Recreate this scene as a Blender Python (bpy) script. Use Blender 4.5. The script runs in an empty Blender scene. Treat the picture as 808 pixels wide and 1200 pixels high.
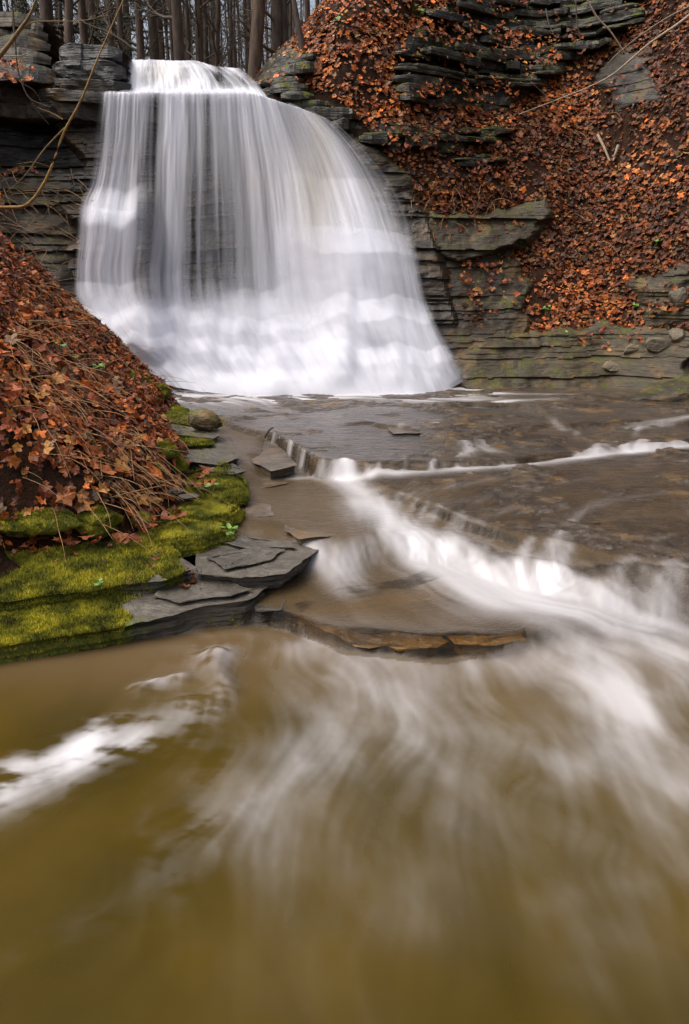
import bpy, math, random
import numpy as np
from mathutils import Vector, Matrix

rng = np.random.default_rng(7)
random.seed(7)
SC = bpy.context.scene
COL = SC.collection

# ------------------------------------------------------------------ camera
F_PX = 900.0                       # focal length in pixels of the 808 x 1200 picture
PITCH = math.radians(16.7)
CAM_Z = 1.6
cam = bpy.data.cameras.new('camera')
cam.sensor_fit = 'VERTICAL'; cam.sensor_height = 36.0; cam.lens = F_PX / 1200.0 * 36.0
cam.clip_start = 0.05; cam.clip_end = 500
camo = bpy.data.objects.new('camera', cam); COL.objects.link(camo)
camo.location = (0, 0, CAM_Z); camo.rotation_euler = (math.pi / 2 - PITCH, 0, 0)
SC.camera = camo

# ------------------------------------------------------------------ light
SUN_EL, SUN_AZ = math.radians(60), math.radians(-105)      # azimuth from +Y, clockwise
world = bpy.data.worlds.new('World'); SC.world = world; world.use_nodes = True
nt = world.node_tree; nt.nodes.clear()
sky = nt.nodes.new('ShaderNodeTexSky'); sky.sky_type = 'NISHITA'; sky.sun_disc = False
sky.sun_elevation = SUN_EL; sky.sun_rotation = SUN_AZ
sky.air_density = 1.0; sky.dust_density = 7.0; sky.ozone_density = 0.8
bg = nt.nodes.new('ShaderNodeBackground'); bg.inputs['Strength'].default_value = 0.15
wo = nt.nodes.new('ShaderNodeOutputWorld')
hs = nt.nodes.new('ShaderNodeHueSaturation'); hs.inputs['Saturation'].default_value = .6     # thin overcast
nt.links.new(sky.outputs[0], hs.inputs['Color']); nt.links.new(hs.outputs[0], bg.inputs[0]); nt.links.new(bg.outputs[0], wo.inputs[0])
sun = bpy.data.lights.new('sun', 'SUN'); sun.energy = 1.5; sun.angle = math.radians(70); sun.color = (1.0, 0.95, 0.88)
suno = bpy.data.objects.new('sun', sun); COL.objects.link(suno)
sd = Vector((math.sin(SUN_AZ) * math.cos(SUN_EL), math.cos(SUN_AZ) * math.cos(SUN_EL), math.sin(SUN_EL)))
suno.rotation_euler = sd.to_track_quat('Z', 'Y').to_euler(); suno.location = (0, 0, 20)
SC.view_settings.view_transform = 'Standard'; SC.view_settings.look = 'None'
SC.view_settings.exposure = 0.45; SC.view_settings.gamma = 1.0
SC.view_settings.use_curve_mapping = False
SC.render.engine = 'CYCLES'
SC.cycles.use_denoising = True
SC.cycles.max_bounces = 6; SC.cycles.transparent_max_bounces = 14; SC.cycles.diffuse_bounces = 2
SC.cycles.caustics_reflective = False; SC.cycles.caustics_refractive = False

# ------------------------------------------------------------------ maths helpers
def smooth(a, b, x):
    t = np.clip((np.asarray(x, float) - a) / (b - a), 0, 1)
    return t * t * (3 - 2 * t)
def lerp(a, b, t): return a + (b - a) * t
def _hash(ix, iy, seed):
    h = (ix.astype(np.int64) * 374761393 + iy.astype(np.int64) * 668265263 + seed * 2147483647 + 12345) & 0xFFFFFFFF
    h = ((h ^ (h >> 13)) * 1274126177) & 0xFFFFFFFF
    h = ((h ^ (h >> 16)) * 2246822519) & 0xFFFFFFFF
    return ((h ^ (h >> 15)) & 0xFFFFFF) / float(0xFFFFFF)
def vn(x, y=0.0, seed=0):
    """value noise in 0..1"""
    x, y = np.broadcast_arrays(np.asarray(x, float), np.asarray(y, float))
    ix, iy = np.floor(x), np.floor(y); fx, fy = x - ix, y - iy
    fx = fx * fx * (3 - 2 * fx); fy = fy * fy * (3 - 2 * fy)
    ix = ix.astype(np.int64); iy = iy.astype(np.int64)
    a = _hash(ix, iy, seed); b = _hash(ix + 1, iy, seed); c = _hash(ix, iy + 1, seed); d = _hash(ix + 1, iy + 1, seed)
    return lerp(lerp(a, b, fx), lerp(c, d, fx), fy)
def fbm(x, y=0.0, seed=0, o=4, g=0.5):
    s, a, n = 0.0, 1.0, 0.0
    for k in range(o):
        s = s + a * vn(np.asarray(x) * 2 ** k, np.asarray(y) * 2 ** k, seed + 17 * k); n += a; a *= g
    return s / n
CP, SP = math.cos(PITCH), math.sin(PITCH)
def rays(px, py):
    """unit-forward view directions of points in the 808 x 1200 picture"""
    dx = (np.asarray(px, float) - 404) / F_PX; dy = (600 - np.asarray(py, float)) / F_PX
    return dx, CP + dy * SP, -SP + dy * CP
def flat(px, py, z):
    """place where that line of sight meets the level z"""
    dx, dy, dz = rays(px, py); t = (z - CAM_Z) / dz
    return dx * t, dy * t
def at_depth(px, py, Y):
    dx, dy, dz = rays(px, py); t = Y / dy
    return np.array([dx * t, np.full_like(dx * t, Y) if np.ndim(dx * t) else Y, CAM_Z + dz * t])
def onto(px, py, f, t0=2.0, t1=30.0, n=220):
    """first crossing of f(x, y, z) from positive (air) to negative along the sight line"""
    dx, dy, dz = rays(px, py); dx, dy, dz = np.broadcast_arrays(dx, dy, dz)
    ta = np.full(dx.shape, t0); tb = np.full(dx.shape, t1); done = np.zeros(dx.shape, bool)
    prev = t0
    for t in np.linspace(t0, t1, n)[1:]:
        v = f(dx * t, dy * t, CAM_Z + dz * t) < 0
        new = v & ~done
        ta = np.where(new, prev, ta); tb = np.where(new, t, tb); done |= new; prev = t
    for _ in range(18):
        m = (ta + tb) / 2; v = f(dx * m, dy * m, CAM_Z + dz * m) < 0
        tb = np.where(v, m, tb); ta = np.where(v, ta, m)
    return dx * tb, dy * tb, CAM_Z + dz * tb
def project(x, y, z):
    zz = np.asarray(z) - CAM_Z
    d = y * CP - zz * SP; u = y * SP + zz * CP
    return 404 + F_PX * x / d, 600 - F_PX * u / d, d
def in_poly(x, y, poly):
    x = np.asarray(x); y = np.asarray(y); ins = np.zeros(x.shape, bool); n = len(poly)
    for i in range(n):
        x0, y0 = poly[i]; x1, y1 = poly[(i + 1) % n]
        c = ((y0 > y) != (y1 > y)) & (x < (x1 - x0) * (y - y0) / (y1 - y0 + 1e-12) + x0)
        ins ^= c
    return ins

# ------------------------------------------------------------------ mesh helpers
def mesh_from(name, V, Fc, mat, smooth_shade=False, attrs=None, parent=None, cols=None):
    me = bpy.data.meshes.new(name)
    V = np.asarray(V, np.float32).reshape(-1, 3)
    if isinstance(Fc, np.ndarray):
        k = Fc.shape[1]; nf = len(Fc)
        me.vertices.add(len(V)); me.vertices.foreach_set('co', V.ravel())
        me.loops.add(nf * k); me.loops.foreach_set('vertex_index', Fc.ravel().astype(np.int32))
        me.polygons.add(nf); me.polygons.foreach_set('loop_start', np.arange(0, nf * k, k, dtype=np.int32))
        me.update(calc_edges=True)
    else:
        me.from_pydata(V.tolist(), [], Fc); me.update()
    me.polygons.foreach_set('use_smooth', np.full(len(me.polygons), smooth_shade, bool))
    for k, a in (attrs or {}).items():
        at = me.attributes.new(k, 'FLOAT', 'POINT'); at.data.foreach_set('value', np.asarray(a, np.float32).ravel())
    if cols is not None:
        at = me.attributes.new('col', 'FLOAT_COLOR', 'POINT')
        c = np.ones((len(V), 4), np.float32); c[:, :3] = cols; at.data.foreach_set('color', c.ravel())
    me.materials.append(mat)
    o = bpy.data.objects.new(name, me); COL.objects.link(o)
    if parent is not None: o.parent = parent
    return o
def grid_faces(r, c, flip=False):
    i = np.arange(r * c).reshape(r, c)
    q = np.stack([i[:-1, :-1], i[:-1, 1:], i[1:, 1:], i[1:, :-1]], -1).reshape(-1, 4)
    return q[:, ::-1].copy() if flip else q
def tag(o, label=None, cat=None, group=None, kind=None):
    if label: o['label'] = label
    if cat: o['category'] = cat
    if group: o['group'] = group
    if kind: o['kind'] = kind
    return o
def empty(name, loc=(0, 0, 0)):
    o = bpy.data.objects.new(name, None); COL.objects.link(o); o.location = loc
    o.empty_display_size = 0.1
    return o
def tube(pts, rad, n=6, seed=0, rough=0.0):
    """vertices and quads of a tapering tube along pts"""
    P = np.asarray(pts, float); R = np.broadcast_to(np.asarray(rad, float), (len(P),))
    T = np.gradient(P, axis=0); T /= np.linalg.norm(T, axis=1, keepdims=True) + 1e-9
    up = np.where(np.abs(T[:, 2:3]) > .9, np.array([[1., 0, 0]]), np.array([[0, 0, 1.]]))
    A = np.cross(T, up); A /= np.linalg.norm(A, axis=1, keepdims=True); B = np.cross(T, A)
    th = np.linspace(0, 2 * math.pi, n, endpoint=False)
    r = R[:, None] * np.ones(n)
    if rough: r = r * (1 + rough * (np.random.default_rng(seed).random((len(P), n)) - .5))
    V = P[:, None] + r[..., None] * (np.cos(th)[None, :, None] * A[:, None] + np.sin(th)[None, :, None] * B[:, None])
    i = np.arange(len(P) * n).reshape(len(P), n); j = np.roll(i, -1, 1)
    Fq = np.stack([i[:-1], j[:-1], j[1:], i[1:]], -1).reshape(-1, 4)
    return V.reshape(-1, 3), Fq
def merge(parts):
    Vs, Fs, o = [], [], 0
    for V, Fq in parts:
        Vs.append(V); Fs.append(Fq + o); o += len(V)
    return np.concatenate(Vs), np.concatenate(Fs)
def spline(pts, n):
    P = np.asarray(pts, float); P = np.vstack([2 * P[0] - P[1], P, 2 * P[-1] - P[-2]])
    m = len(P) - 3; q = np.linspace(0, m - 1e-6, n); i = q.astype(int); t = (q - i)[:, None]
    a, b, c, d = P[i], P[i + 1], P[i + 2], P[i + 3]
    return .5 * (2 * b + (c - a) * t + (2 * a - 5 * b + 4 * c - d) * t * t + (3 * b - a - 3 * c + d) * t ** 3)

# ------------------------------------------------------------------ materials
def mat(name):
    m = bpy.data.materials.new(name); m.use_nodes = True; m.node_tree.nodes.clear()
    return m, m.node_tree
class NB:
    """small node builder"""
    def __init__(s, t): s.t = t
    def n(s, typ, ins=None, **kw):
        d = s.t.nodes.new('ShaderNode' + typ)
        for k, v in kw.items(): setattr(d, k, v)
        for k, v in (ins or {}).items():
            if isinstance(v, bpy.types.NodeSocket): s.t.links.new(v, d.inputs[k])
            else: d.inputs[k].default_value = v
        return d
    def math(s, op, a, b=0.0, clamp=False):
        return s.n('Math', {0: a, 1: b}, operation=op, use_clamp=clamp).outputs[0]
    def noise(s, vec, scale, detail=4, rough=.55, dist=0.0):
        return s.n('TexNoise', {'Vector': vec, 'Scale': scale, 'Detail': detail, 'Roughness': rough, 'Distortion': dist}).outputs[0]
    def ramp(s, fac, stops):
        d = s.n('ValToRGB', {0: fac}); e = d.color_ramp.elements
        while len(e) < len(stops): e.new(0.5)
        for i, (p, c) in enumerate(stops):
            e[i].position = p; e[i].color = (*c, 1) if len(c) == 3 else c
        return d.outputs[0]
    def step(s, fac, a, b):
        return s.n('MapRange', {0: fac, 1: a, 2: b, 3: 0.0, 4: 1.0}, interpolation_type='SMOOTHSTEP').outputs[0]
    def mix(s, f, a, b, blend='MIX'):
        d = s.n('Mix', data_type='RGBA', blend_type=blend)
        for k, v in ((0, f), (6, a), (7, b)):
            if isinstance(v, bpy.types.NodeSocket): s.t.links.new(v, d.inputs[k])
            else: d.inputs[k].default_value = v if k == 0 else (*v, 1)
        return d.outputs[2]
    def attr(s, name): return s.n('Attribute', attribute_name=name)
    def out(s, sh): s.n('OutputMaterial', {0: sh})
    def pos(s): return s.n('NewGeometry').outputs['Position']
    def scaled(s, vec, sc): return s.n('Mapping', {0: vec, 3: sc}).outputs[0]

def rock_material(name, c_dark, c_mid, c_light, moss=0.0, rough=(.35, .65), ochre=0.0, bump=.5, use_attr=False):
    m, t = mat(name); b = NB(t); p = b.pos()
    st = b.scaled(p, (1.0, 1.0, 5.0))
    big = b.noise(p, 1.3, 4); fine = b.noise(st, 9.0, 6, .65); grain = b.noise(p, 60.0, 3, .6); lay = b.noise(b.scaled(p, (.35, .35, 16.0)), 2.2, 5, .6)
    f = b.math('ADD', b.math('MULTIPLY', fine, .5), b.math('ADD', b.math('MULTIPLY', lay, .3), b.math('MULTIPLY', big, .2)))
    col = b.ramp(f, [(.34, c_dark), (.5, c_mid), (.68, c_light)])
    rnd = b.n('ObjectInfo').outputs['Random']
    col = b.mix(1.0, col, b.ramp(rnd, [(0, (.62, .62, .62)), (1, (1.25, 1.22, 1.15))]), 'MULTIPLY')
    col = b.mix(b.math('MULTIPLY', b.step(grain, .55, .75), .35), col, c_light)
    if ochre: col = b.mix(b.math('MULTIPLY', b.step(b.noise(p, 3.1, 4), .5, .68), ochre), col, (.22, .125, .04))
    mossn = b.noise(p, 4.5, 6, .7)
    nz = b.n('SeparateXYZ', {0: b.n('NewGeometry').outputs['Normal']}).outputs[2]
    if use_attr:
        mf = b.step(b.math('ADD', b.attr('moss').outputs['Fac'], b.math('MULTIPLY', b.math('SUBTRACT', mossn, .5), .9)), .42, .6)
    else:
        mf = b.math('MULTIPLY', b.step(b.math('ADD', b.math('MULTIPLY', nz, .25), mossn), .78 - .35 * moss, .98 - .35 * moss), min(1, moss * 2.2))
    mcol = b.ramp(b.noise(p, 26, 5, .7), [(.3, (.03, .04, .004)), (.5, (.09, .105, .010)), (.72, (.18, .18, .018))])
    col = b.mix(mf, col, mcol)
    r = b.n('MapRange', {0: big, 1: .3, 2: .7, 3: rough[0], 4: rough[1]}).outputs[0]
    r = b.n('Mix', {0: mf, 2: r, 3: .95}).outputs[0]
    hgt = b.math('ADD', b.math('MULTIPLY', fine, .6), b.math('ADD', b.math('MULTIPLY', lay, .7), b.math('MULTIPLY', grain, .12)))
    hgt = b.n('Mix', {0: mf, 2: hgt, 3: b.math('MULTIPLY', b.noise(p, 35, 4, .7), 1.2)}).outputs[0]
    bp = b.n('Bump', {'Height': hgt, 'Strength': bump, 'Distance': .05}).outputs[0]
    b.out(b.n('BsdfPrincipled', {'Base Color': col, 'Roughness': r, 'Normal': bp, 'Specular IOR Level': .45}).outputs[0])
    return m
M = {}
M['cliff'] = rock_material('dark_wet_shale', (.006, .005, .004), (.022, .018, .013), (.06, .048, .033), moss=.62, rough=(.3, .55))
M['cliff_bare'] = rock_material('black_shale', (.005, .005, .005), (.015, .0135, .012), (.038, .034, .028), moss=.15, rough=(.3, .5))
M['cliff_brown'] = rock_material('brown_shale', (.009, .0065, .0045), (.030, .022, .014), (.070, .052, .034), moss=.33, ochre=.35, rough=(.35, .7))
M['fall_rock'] = rock_material('wet_fall_rock', (.008, .007, .006), (.028, .022, .016), (.075, .055, .036), moss=.05, ochre=.25, rough=(.2, .4))
M['slate'] = rock_material('grey_slate', (.028, .024, .019), (.080, .070, .058), (.155, .138, .115), rough=(.4, .65), use_attr=True, bump=.6)
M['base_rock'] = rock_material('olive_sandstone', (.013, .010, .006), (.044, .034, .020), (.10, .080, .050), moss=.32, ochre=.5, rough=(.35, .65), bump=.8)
M['ochre'] = rock_material('ochre_ledge', (.03, .018, .008), (.16, .09, .025), (.34, .2, .06), rough=(.25, .45))
M['bed'] = rock_material('stream_bedrock', (.012, .009, .007), (.066, .050, .037), (.20, .165, .125), rough=(.25, .45), ochre=.4)
M['pale_rock'] = rock_material('pale_sandstone', (.05, .04, .026), (.13, .108, .075), (.24, .21, .16), moss=.15, rough=(.5, .8), ochre=.2)
M['boulder'] = rock_material('brown_boulder', (.05, .036, .018), (.15, .11, .055), (.26, .2, .11), moss=.45, rough=(.5, .8), ochre=.5)

def soil_material():
    m, t = mat('dark_soil'); b = NB(t); p = b.pos()
    n1 = b.noise(p, 5, 6, .65); n2 = b.noise(p, 40, 4, .7)
    col = b.ramp(n1, [(.3, (.008, .004, .0025)), (.5, (.028, .013, .007)), (.7, (.06, .026, .012))])
    col = b.mix(b.math('MULTIPLY', n2, .5), col, (.045, .018, .009))
    bp = b.n('Bump', {'Height': b.math('ADD', n1, b.math('MULTIPLY', n2, .5)), 'Strength': .8, 'Distance': .06}).outputs[0]
    b.out(b.n('BsdfPrincipled', {'Base Color': col, 'Roughness': .85, 'Normal': bp, 'Specular IOR Level': .15}).outputs[0]); return m
M['soil'] = soil_material()
def leaf_material():
    m, t = mat('wet_fallen_leaf'); b = NB(t); p = b.pos()
    col = b.attr('col').outputs['Color']
    col = b.mix(1.0, col, b.ramp(b.noise(p, 55, 3), [(.3, (.55, .5, .45)), (.7, (1.2, 1.2, 1.15))]), 'MULTIPLY')
    d = b.n('BsdfPrincipled', {'Base Color': col, 'Roughness': .5, 'Specular IOR Level': .3}).outputs[0]
    tr = b.n('BsdfTranslucent', {0: col}).outputs[0]
    b.out(b.n('MixShader', {0: .15, 1: d, 2: tr}).outputs[0]); return m
M['leaf'] = leaf_material()
def plain(name, stops, scale=30, rough=.7, stretch=(1, 1, 1), bump=.4):
    m, t = mat(name); b = NB(t); p = b.pos()
    n = b.noise(b.scaled(p, stretch), scale, 5, .65)
    bp = b.n('Bump', {'Height': n, 'Strength': bump, 'Distance': .02}).outputs[0]
    col = b.ramp(n, stops)
    col = b.mix(1.0, col, b.ramp(b.n('ObjectInfo').outputs['Random'], [(0, (.7, .7, .72)), (1, (1.3, 1.22, 1.12))]), 'MULTIPLY')
    b.out(b.n('BsdfPrincipled', {'Base Color': col, 'Roughness': rough, 'Normal': bp}).outputs[0]); return m
M['bark'] = plain('bark', [(.3, (.02, .012, .007)), (.5, (.06, .038, .024)), (.75, (.13, .088, .058))], 14, .85, (1, 1, .18), .8)
M['twig'] = plain('twig_bark', [(.3, (.035, .022, .013)), (.7, (.11, .075, .045))], 40)
M['pale_twig'] = plain('pale_twig_bark', [(.3, (.16, .12, .085)), (.7, (.32, .26, .19))], 40)
M['ochre_branch'] = plain('ochre_branch_bark', [(.3, (.10, .055, .012)), (.55, (.24, .14, .028)), (.75, (.20, .16, .03))], 18)
M['straw'] = plain('dry_straw', [(.3, (.12, .06, .022)), (.7, (.34, .2, .08))], 20, .6)
M['needles'] = plain('hemlock_needles', [(.3, (.015, .025, .01)), (.7, (.05, .07, .03))], 9, .7)
M['moss'] = plain('moss_blades', [(.34, (.05, .055, .004)), (.48, (.20, .205, .012)), (.62, (.44, .40, .024))], 5, .9, bump=0)
M['green'] = plain('green_plant', [(.3, (.05, .12, .015)), (.7, (.16, .30, .04))], 12, .5)

def stream_material():
    m, t = mat('muddy_water'); b = NB(t)
    foam = b.attr('foam').outputs['Fac']; murk = b.attr('murk').outputs['Fac']; deep = b.attr('deep').outputs['Fac']
    p = b.pos()
    n = b.noise(p, .9, 3)
    body = b.mix(deep, (.115, .077, .039), b.ramp(n, [(.35, (.048, .0325, .0042)), (.65, (.078, .049, .005))]))
    col = b.mix(foam, body, (.70, .69, .72))
    rough = b.n('Mix', {0: foam, 2: .26, 3: .75}).outputs[0]
    # soft, streaky relief
    rip = b.math('ADD', b.noise(b.scaled(p, (1.6, 3.4, 1.0)), 3.5, 5, .6), b.math('MULTIPLY', b.noise(b.scaled(p, (2.5, 4.5, 1.0)), 11.0, 3, .6), .4))
    rb = b.n('Bump', {'Height': b.math('MULTIPLY', rip, b.attr('ripple').outputs['Fac']), 'Strength': .38, 'Distance': .05}).outputs[0]
    pr = b.n('BsdfPrincipled', {'Base Color': col, 'Normal': rb, 'Roughness': rough, 'Specular IOR Level': .14, 'IOR': 1.33}).outputs[0]
    film = b.n('MixShader', {0: b.n('Fresnel', {0: 1.2, 'Normal': rb}).outputs[0], 1: b.n('BsdfTransparent', {0: (.84, .79, .72, 1)}).outputs[0],
                             2: b.n('BsdfGlossy', {1: .32, 'Normal': rb}).outputs[0]}).outputs[0]
    op = b.math('MAXIMUM', murk, foam, True)
    b.out(b.n('MixShader', {0: op, 1: film, 2: pr}).outputs[0]); return m
M['water'] = stream_material()
def curtain_material():
    m, t = mat('falling_white_water'); b = NB(t)
    d = b.attr('sheet').outputs['Fac']; warm = b.attr('warm').outputs['Fac']
    col = b.mix(warm, (.86, .865, .94), (.83, .78, .70))
    df = b.n('BsdfPrincipled', {'Base Color': col, 'Roughness': .6, 'Specular IOR Level': .2}).outputs[0]
    tl = b.n('BsdfTranslucent', {0: col}).outputs[0]
    sh = b.n('MixShader', {0: .3, 1: df, 2: tl}).outputs[0]
    b.out(b.n('MixShader', {0: d, 1: b.n('BsdfTransparent').outputs[0], 2: sh}).outputs[0]); return m
M['curtain'] = curtain_material()

# ================================================================== THE STREAM
Z_POOL = -.55
def edge(pts, z):
    a = np.array(pts, float); x, y = flat(a[:, 0], a[:, 1], z); o = np.argsort(x); return x[o], y[o]
E1 = edge([(200, 486), (262, 494), (318, 509), (342, 524), (372, 538), (440, 543), (520, 541), (600, 539), (690, 530), (810, 517), (900, 510)], 0.0)
E0 = edge([(380, 494), (430, 497), (480, 503), (530, 518), (580, 510), (650, 500), (810, 492)], 0.03)
E2 = edge([(405, 560), (440, 571), (480, 584), (530, 602), (600, 628), (650, 637), (720, 655), (810, 668), (950, 690)], -.14)
E3 = edge([(250, 622), (330, 630), (395, 642), (450, 634), (520, 634), (620, 660), (700, 680), (900, 700)], -.21)
EP = edge([(200, 712), (335, 714), (400, 746), (500, 757), (600, 752), (700, 748), (810, 742), (1000, 738)], -.42)
def e_at(E, x): return np.interp(x, E[0], E[1])
def W(x, y):
    return W_(np.asarray(x, float) + .16 * (fbm(np.asarray(y) * 3.1, np.asarray(x) * .8, 7, 4) - .5), y)
def W_(x, y):
    """height of the water surface"""
    x = np.asarray(x, float); y = np.asarray(y, float)
    j = .14 * (fbm(x * 5, y * 2, 3, 4) - .5) + .24 * (fbm(x * 1.6, 0, 5, 3) - .5)
    s1 = smooth(-.05, .05, y - e_at(E1, x) + j)
    s0 = smooth(-.07, .07, y - e_at(E0, x) + j * 2) * smooth(-.3, .3, x)
    wid = .07 + .05 * vn(x * 3, 0, 9)
    s2 = smooth(-wid * 2.2, wid * .6, y - e_at(E2, x) + j) * smooth(.0, .35, x)
    w3 = .26 - .08 * smooth(0, .4, x); s3 = smooth(-w3, w3, y - e_at(E3, x) + j)
    wp = .05 + .25 * smooth(.9, 1.6, x)
    sp = smooth(-wp, wp, y - e_at(EP, x) + j * .7)
    shelf = .005 + .035 * s0 + .006 * np.clip(y - 8, 0, 5)
    zlow = lerp(-.43, -.36, smooth(0, 1.4, y - e_at(EP, x)))
    zm = lerp(zlow, -.185, s3)
    zm = lerp(zm, -.045, smooth(-.62, -1.0, x) * smooth(6.3, 7.4, y))
    zm = lerp(Z_POOL, zm, sp)
    z2 = -.12 + .075 * smooth(0, 1, (y - e_at(E2, x)) / np.maximum(.2, e_at(E1, x) - e_at(E2, x)))
    mid = lerp(zm, z2, s2)
    return lerp(mid, shelf, s1)

# ---- strokes of white water: pixel path on the water, width in metres, strength
STROKES = [
    ([(398, 566), (440, 592), (500, 640), (570, 690), (640, 724), (720, 748), (810, 776), (900, 800)], (.08, .22), 1.5),
    ([(420, 590), (480, 650), (550, 705), (640, 742), (740, 762)], (.12, .24), .7),
    ([(590, 675), (640, 705), (690, 728), (760, 752)], (.10, .2), .6),
    ([(405, 561), (470, 557), (560, 551), (640, 544), (700, 536), (810, 525), (930, 514)], (.055, .075), 1.4),
    ([(305, 563), (350, 561), (400, 560)], (.03, .04), .6),
    ([(350, 530), (352, 546), (345, 558)], (.025, .05), .5),
    ([(405, 543), (402, 554)], (.03, .04), .4), ([(440, 547), (440, 556)], (.03, .04), .35),
    ([(620, 557), (540, 567), (480, 580), (455, 596)], (.05, .06), .45),
    ([(690, 560), (610, 572), (540, 588), (505, 606)], (.05, .06), .35),
    ([(640, 590), (590, 598), (560, 612), (540, 632)], (.05, .07), .4),
    ([(800, 575), (720, 585), (670, 610), (655, 650), (640, 680)], (.03, .08), .55),
    ([(745, 655), (732, 664), (722, 685), (718, 712)], (.03, .08), .35),
    ([(800, 655), (790, 664), (778, 690), (772, 720)], (.04, .09), .35),
    ([(360, 640), (380, 650), (395, 662), (410, 690)], (.09, .1), .8),
    ([(432, 634), (420, 650), (400, 670)], (.07, .09), .6),
    # near pool
    ([(360, 764), (430, 768), (520, 764), (620, 768), (720, 764), (810, 772)], (.13, .15), .95),
    ([(810, 776), (750, 800), (700, 825), (650, 850)], (.2, .22), .95),
    ([(810, 800), (770, 840), (760, 890), (790, 930)], (.2, .2), .8),
    ([(640, 770), (700, 800), (740, 830)], (.12, .15), .7),
    ([(420, 772), (415, 810), (395, 860), (360, 920), (300, 990)], (.20, .28), .62),
    ([(400, 780), (440, 820), (420, 870)], (.12, .12), .5),
    ([(470, 775), (500, 850), (525, 930), (505, 1010), (470, 1100), (460, 1190)], (.14, .2), .24),
    ([(540, 775), (480, 870), (430, 960), (395, 1060), (350, 1180)], (.2, .3), .36),
    ([(560, 770), (600, 830), (640, 900), (680, 980), (690, 1060)], (.2, .3), .14),
    ([(700, 850), (730, 950), (765, 1050), (795, 1150)], (.28, .34), .42),
    ([(640, 1060), (700, 1042), (760, 1035), (810, 1030)], (.05, .06), .4),
    ([(300, 940), (220, 1000), (130, 1060), (20, 1120)], (.02, .05), .22),
    ([(360, 900), (260, 960), (170, 985)], (.02, .03), .22),
    ([(170, 950), (160, 975)], (.02, .02), .35),
    # foam patch by the mossy ledge
    ([(255, 772), (252, 790), (262, 815), (245, 835)], (.08, .06), 1.6),
    ([(215, 798), (190, 803), (165, 808)], (.05, .04), 1.1),
    ([(220, 832), (190, 852), (140, 872), (90, 895), (40, 915), (-20, 935)], (.09, .14), 2.6),
    ([(150, 840), (110, 845)], (.03, .03), .6),
    ([(110, 862), (60, 890), (10, 900)], (.06, .08), 1.2),
    ([(60, 758), (160, 748), (235, 733)], (.015, .015), .55),
    # shelf below the falls
    ([(545, 457), (630, 462), (700, 464), (760, 472)], (.10, .08), .7),
    ([(560, 476), (600, 470), (660, 467)], (.09, .09), .8), ([(620, 480), (650, 492), (660, 504)], (.09, .08), .6),
    ([(810, 488), (780, 494), (740, 503)], (.09, .1), .8),
    ([(470, 497), (468, 506)], (.07, .08), 1.0), ([(515, 493), (513, 502)], (.06, .08), 1.0),
    ([(540, 512), (550, 525), (545, 535)], (.05, .08), 1.0), ([(575, 500), (566, 518), (580, 530)], (.04, .08), 1.0),
    ([(705, 522), (680, 536)], (.09, .1), 1.0), ([(755, 518), (735, 530)], (.08, .08), 1.0),
    ([(600, 530), (590, 545)], (.05, .06), .35),
    ([(300, 458), (400, 462), (500, 460)], (.10, .10), .55), ([(200, 455), (300, 462), (360, 468)], (.06, .08), .3),
    ([(690, 700), (740, 720), (800, 745)], (.12, .15), .8),
    # direction only
    ([(200, 800), (300, 860), (360, 1000)], (.1, .1), 0), ([(100, 1000), (250, 1080), (300, 1180)], (.1, .1), 0),
    ([(320, 470), (330, 500), (350, 530)], (.1, .1), 0), ([(600, 900), (610, 1000), (600, 1180)], (.1, .1), 0),
    ([(330, 590), (360, 600), (400, 600)], (.1, .1), 0), ([(450, 690), (500, 710), (560, 740)], (.1, .1), 0),
]
X0, X1, Y0, Y1, CELL = -5.2, 6.6, .5, 13.0, .016
gx = np.arange(X0, X1, CELL); gy = np.arange(Y0, Y1, CELL)
def on_water(px, py):
    x, y, z = onto(px, py, lambda a, b_, c: c - W(a, b_), 1.0, 18.0, 160); return x, y
rs = random.Random(12)
for k in range(16):                                   # comb of little falls where the tilted slab drops into the chute
    a_ = 455 + 180 * rs.random() ** .8; b_ = float(np.interp(a_, [440, 480, 530, 600, 650], [571, 584, 602, 628, 640])) + rs.uniform(-5, 3)
    STROKES.append(([(a_ + 4, b_ - 4), (a_, b_ + 3), (a_ - 9, b_ + 20), (a_ - 14, b_ + 40)], (rs.uniform(.006, .016), rs.uniform(.025, .05)), rs.uniform(.25, .8)))
for a_, b_, w_, q_ in ((648, 628, .05, 1.0), (668, 632, .03, .7), (735, 652, .05, .6), (760, 650, .03, .4), (785, 655, .06, .8), (800, 664, .04, .6)):
    STROKES.append(([(a_ + 22, b_ - 18), (a_ + 4, b_), (a_ - 8, b_ + 24), (a_ - 14, b_ + 50)], (w_ * .35, w_ * 1.3), q_ * .7))
for k in range(12):                                   # rivulets off the edge of the shelf
    a_ = 322 + 20 * k + rs.uniform(-7, 7); b_ = float(np.interp(a_, [318, 372, 440, 520, 600], [510, 536, 541, 539, 537]))
    STROKES.append(([(a_ + 2, b_ - 6), (a_, b_ + 2), (a_ - 3, b_ + 12)], (.014, .028), rs.uniform(.3, 1.0)))
for k in range(16):
    a_ = 400 + 25 * k + rs.uniform(-9, 9); b_ = rs.choice([492, 497, 503, 516, 522, 530])
    STROKES.append(([(a_ + 3, b_ - 3), (a_, b_ + 2), (a_ - 2, b_ + 8)], (.02, .045), rs.uniform(.2, .7)))
SMP = []
PP = np.stack([spline(a[0], 14) for a in STROKES]); WX, WY = on_water(PP[..., 0], PP[..., 1])
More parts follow.
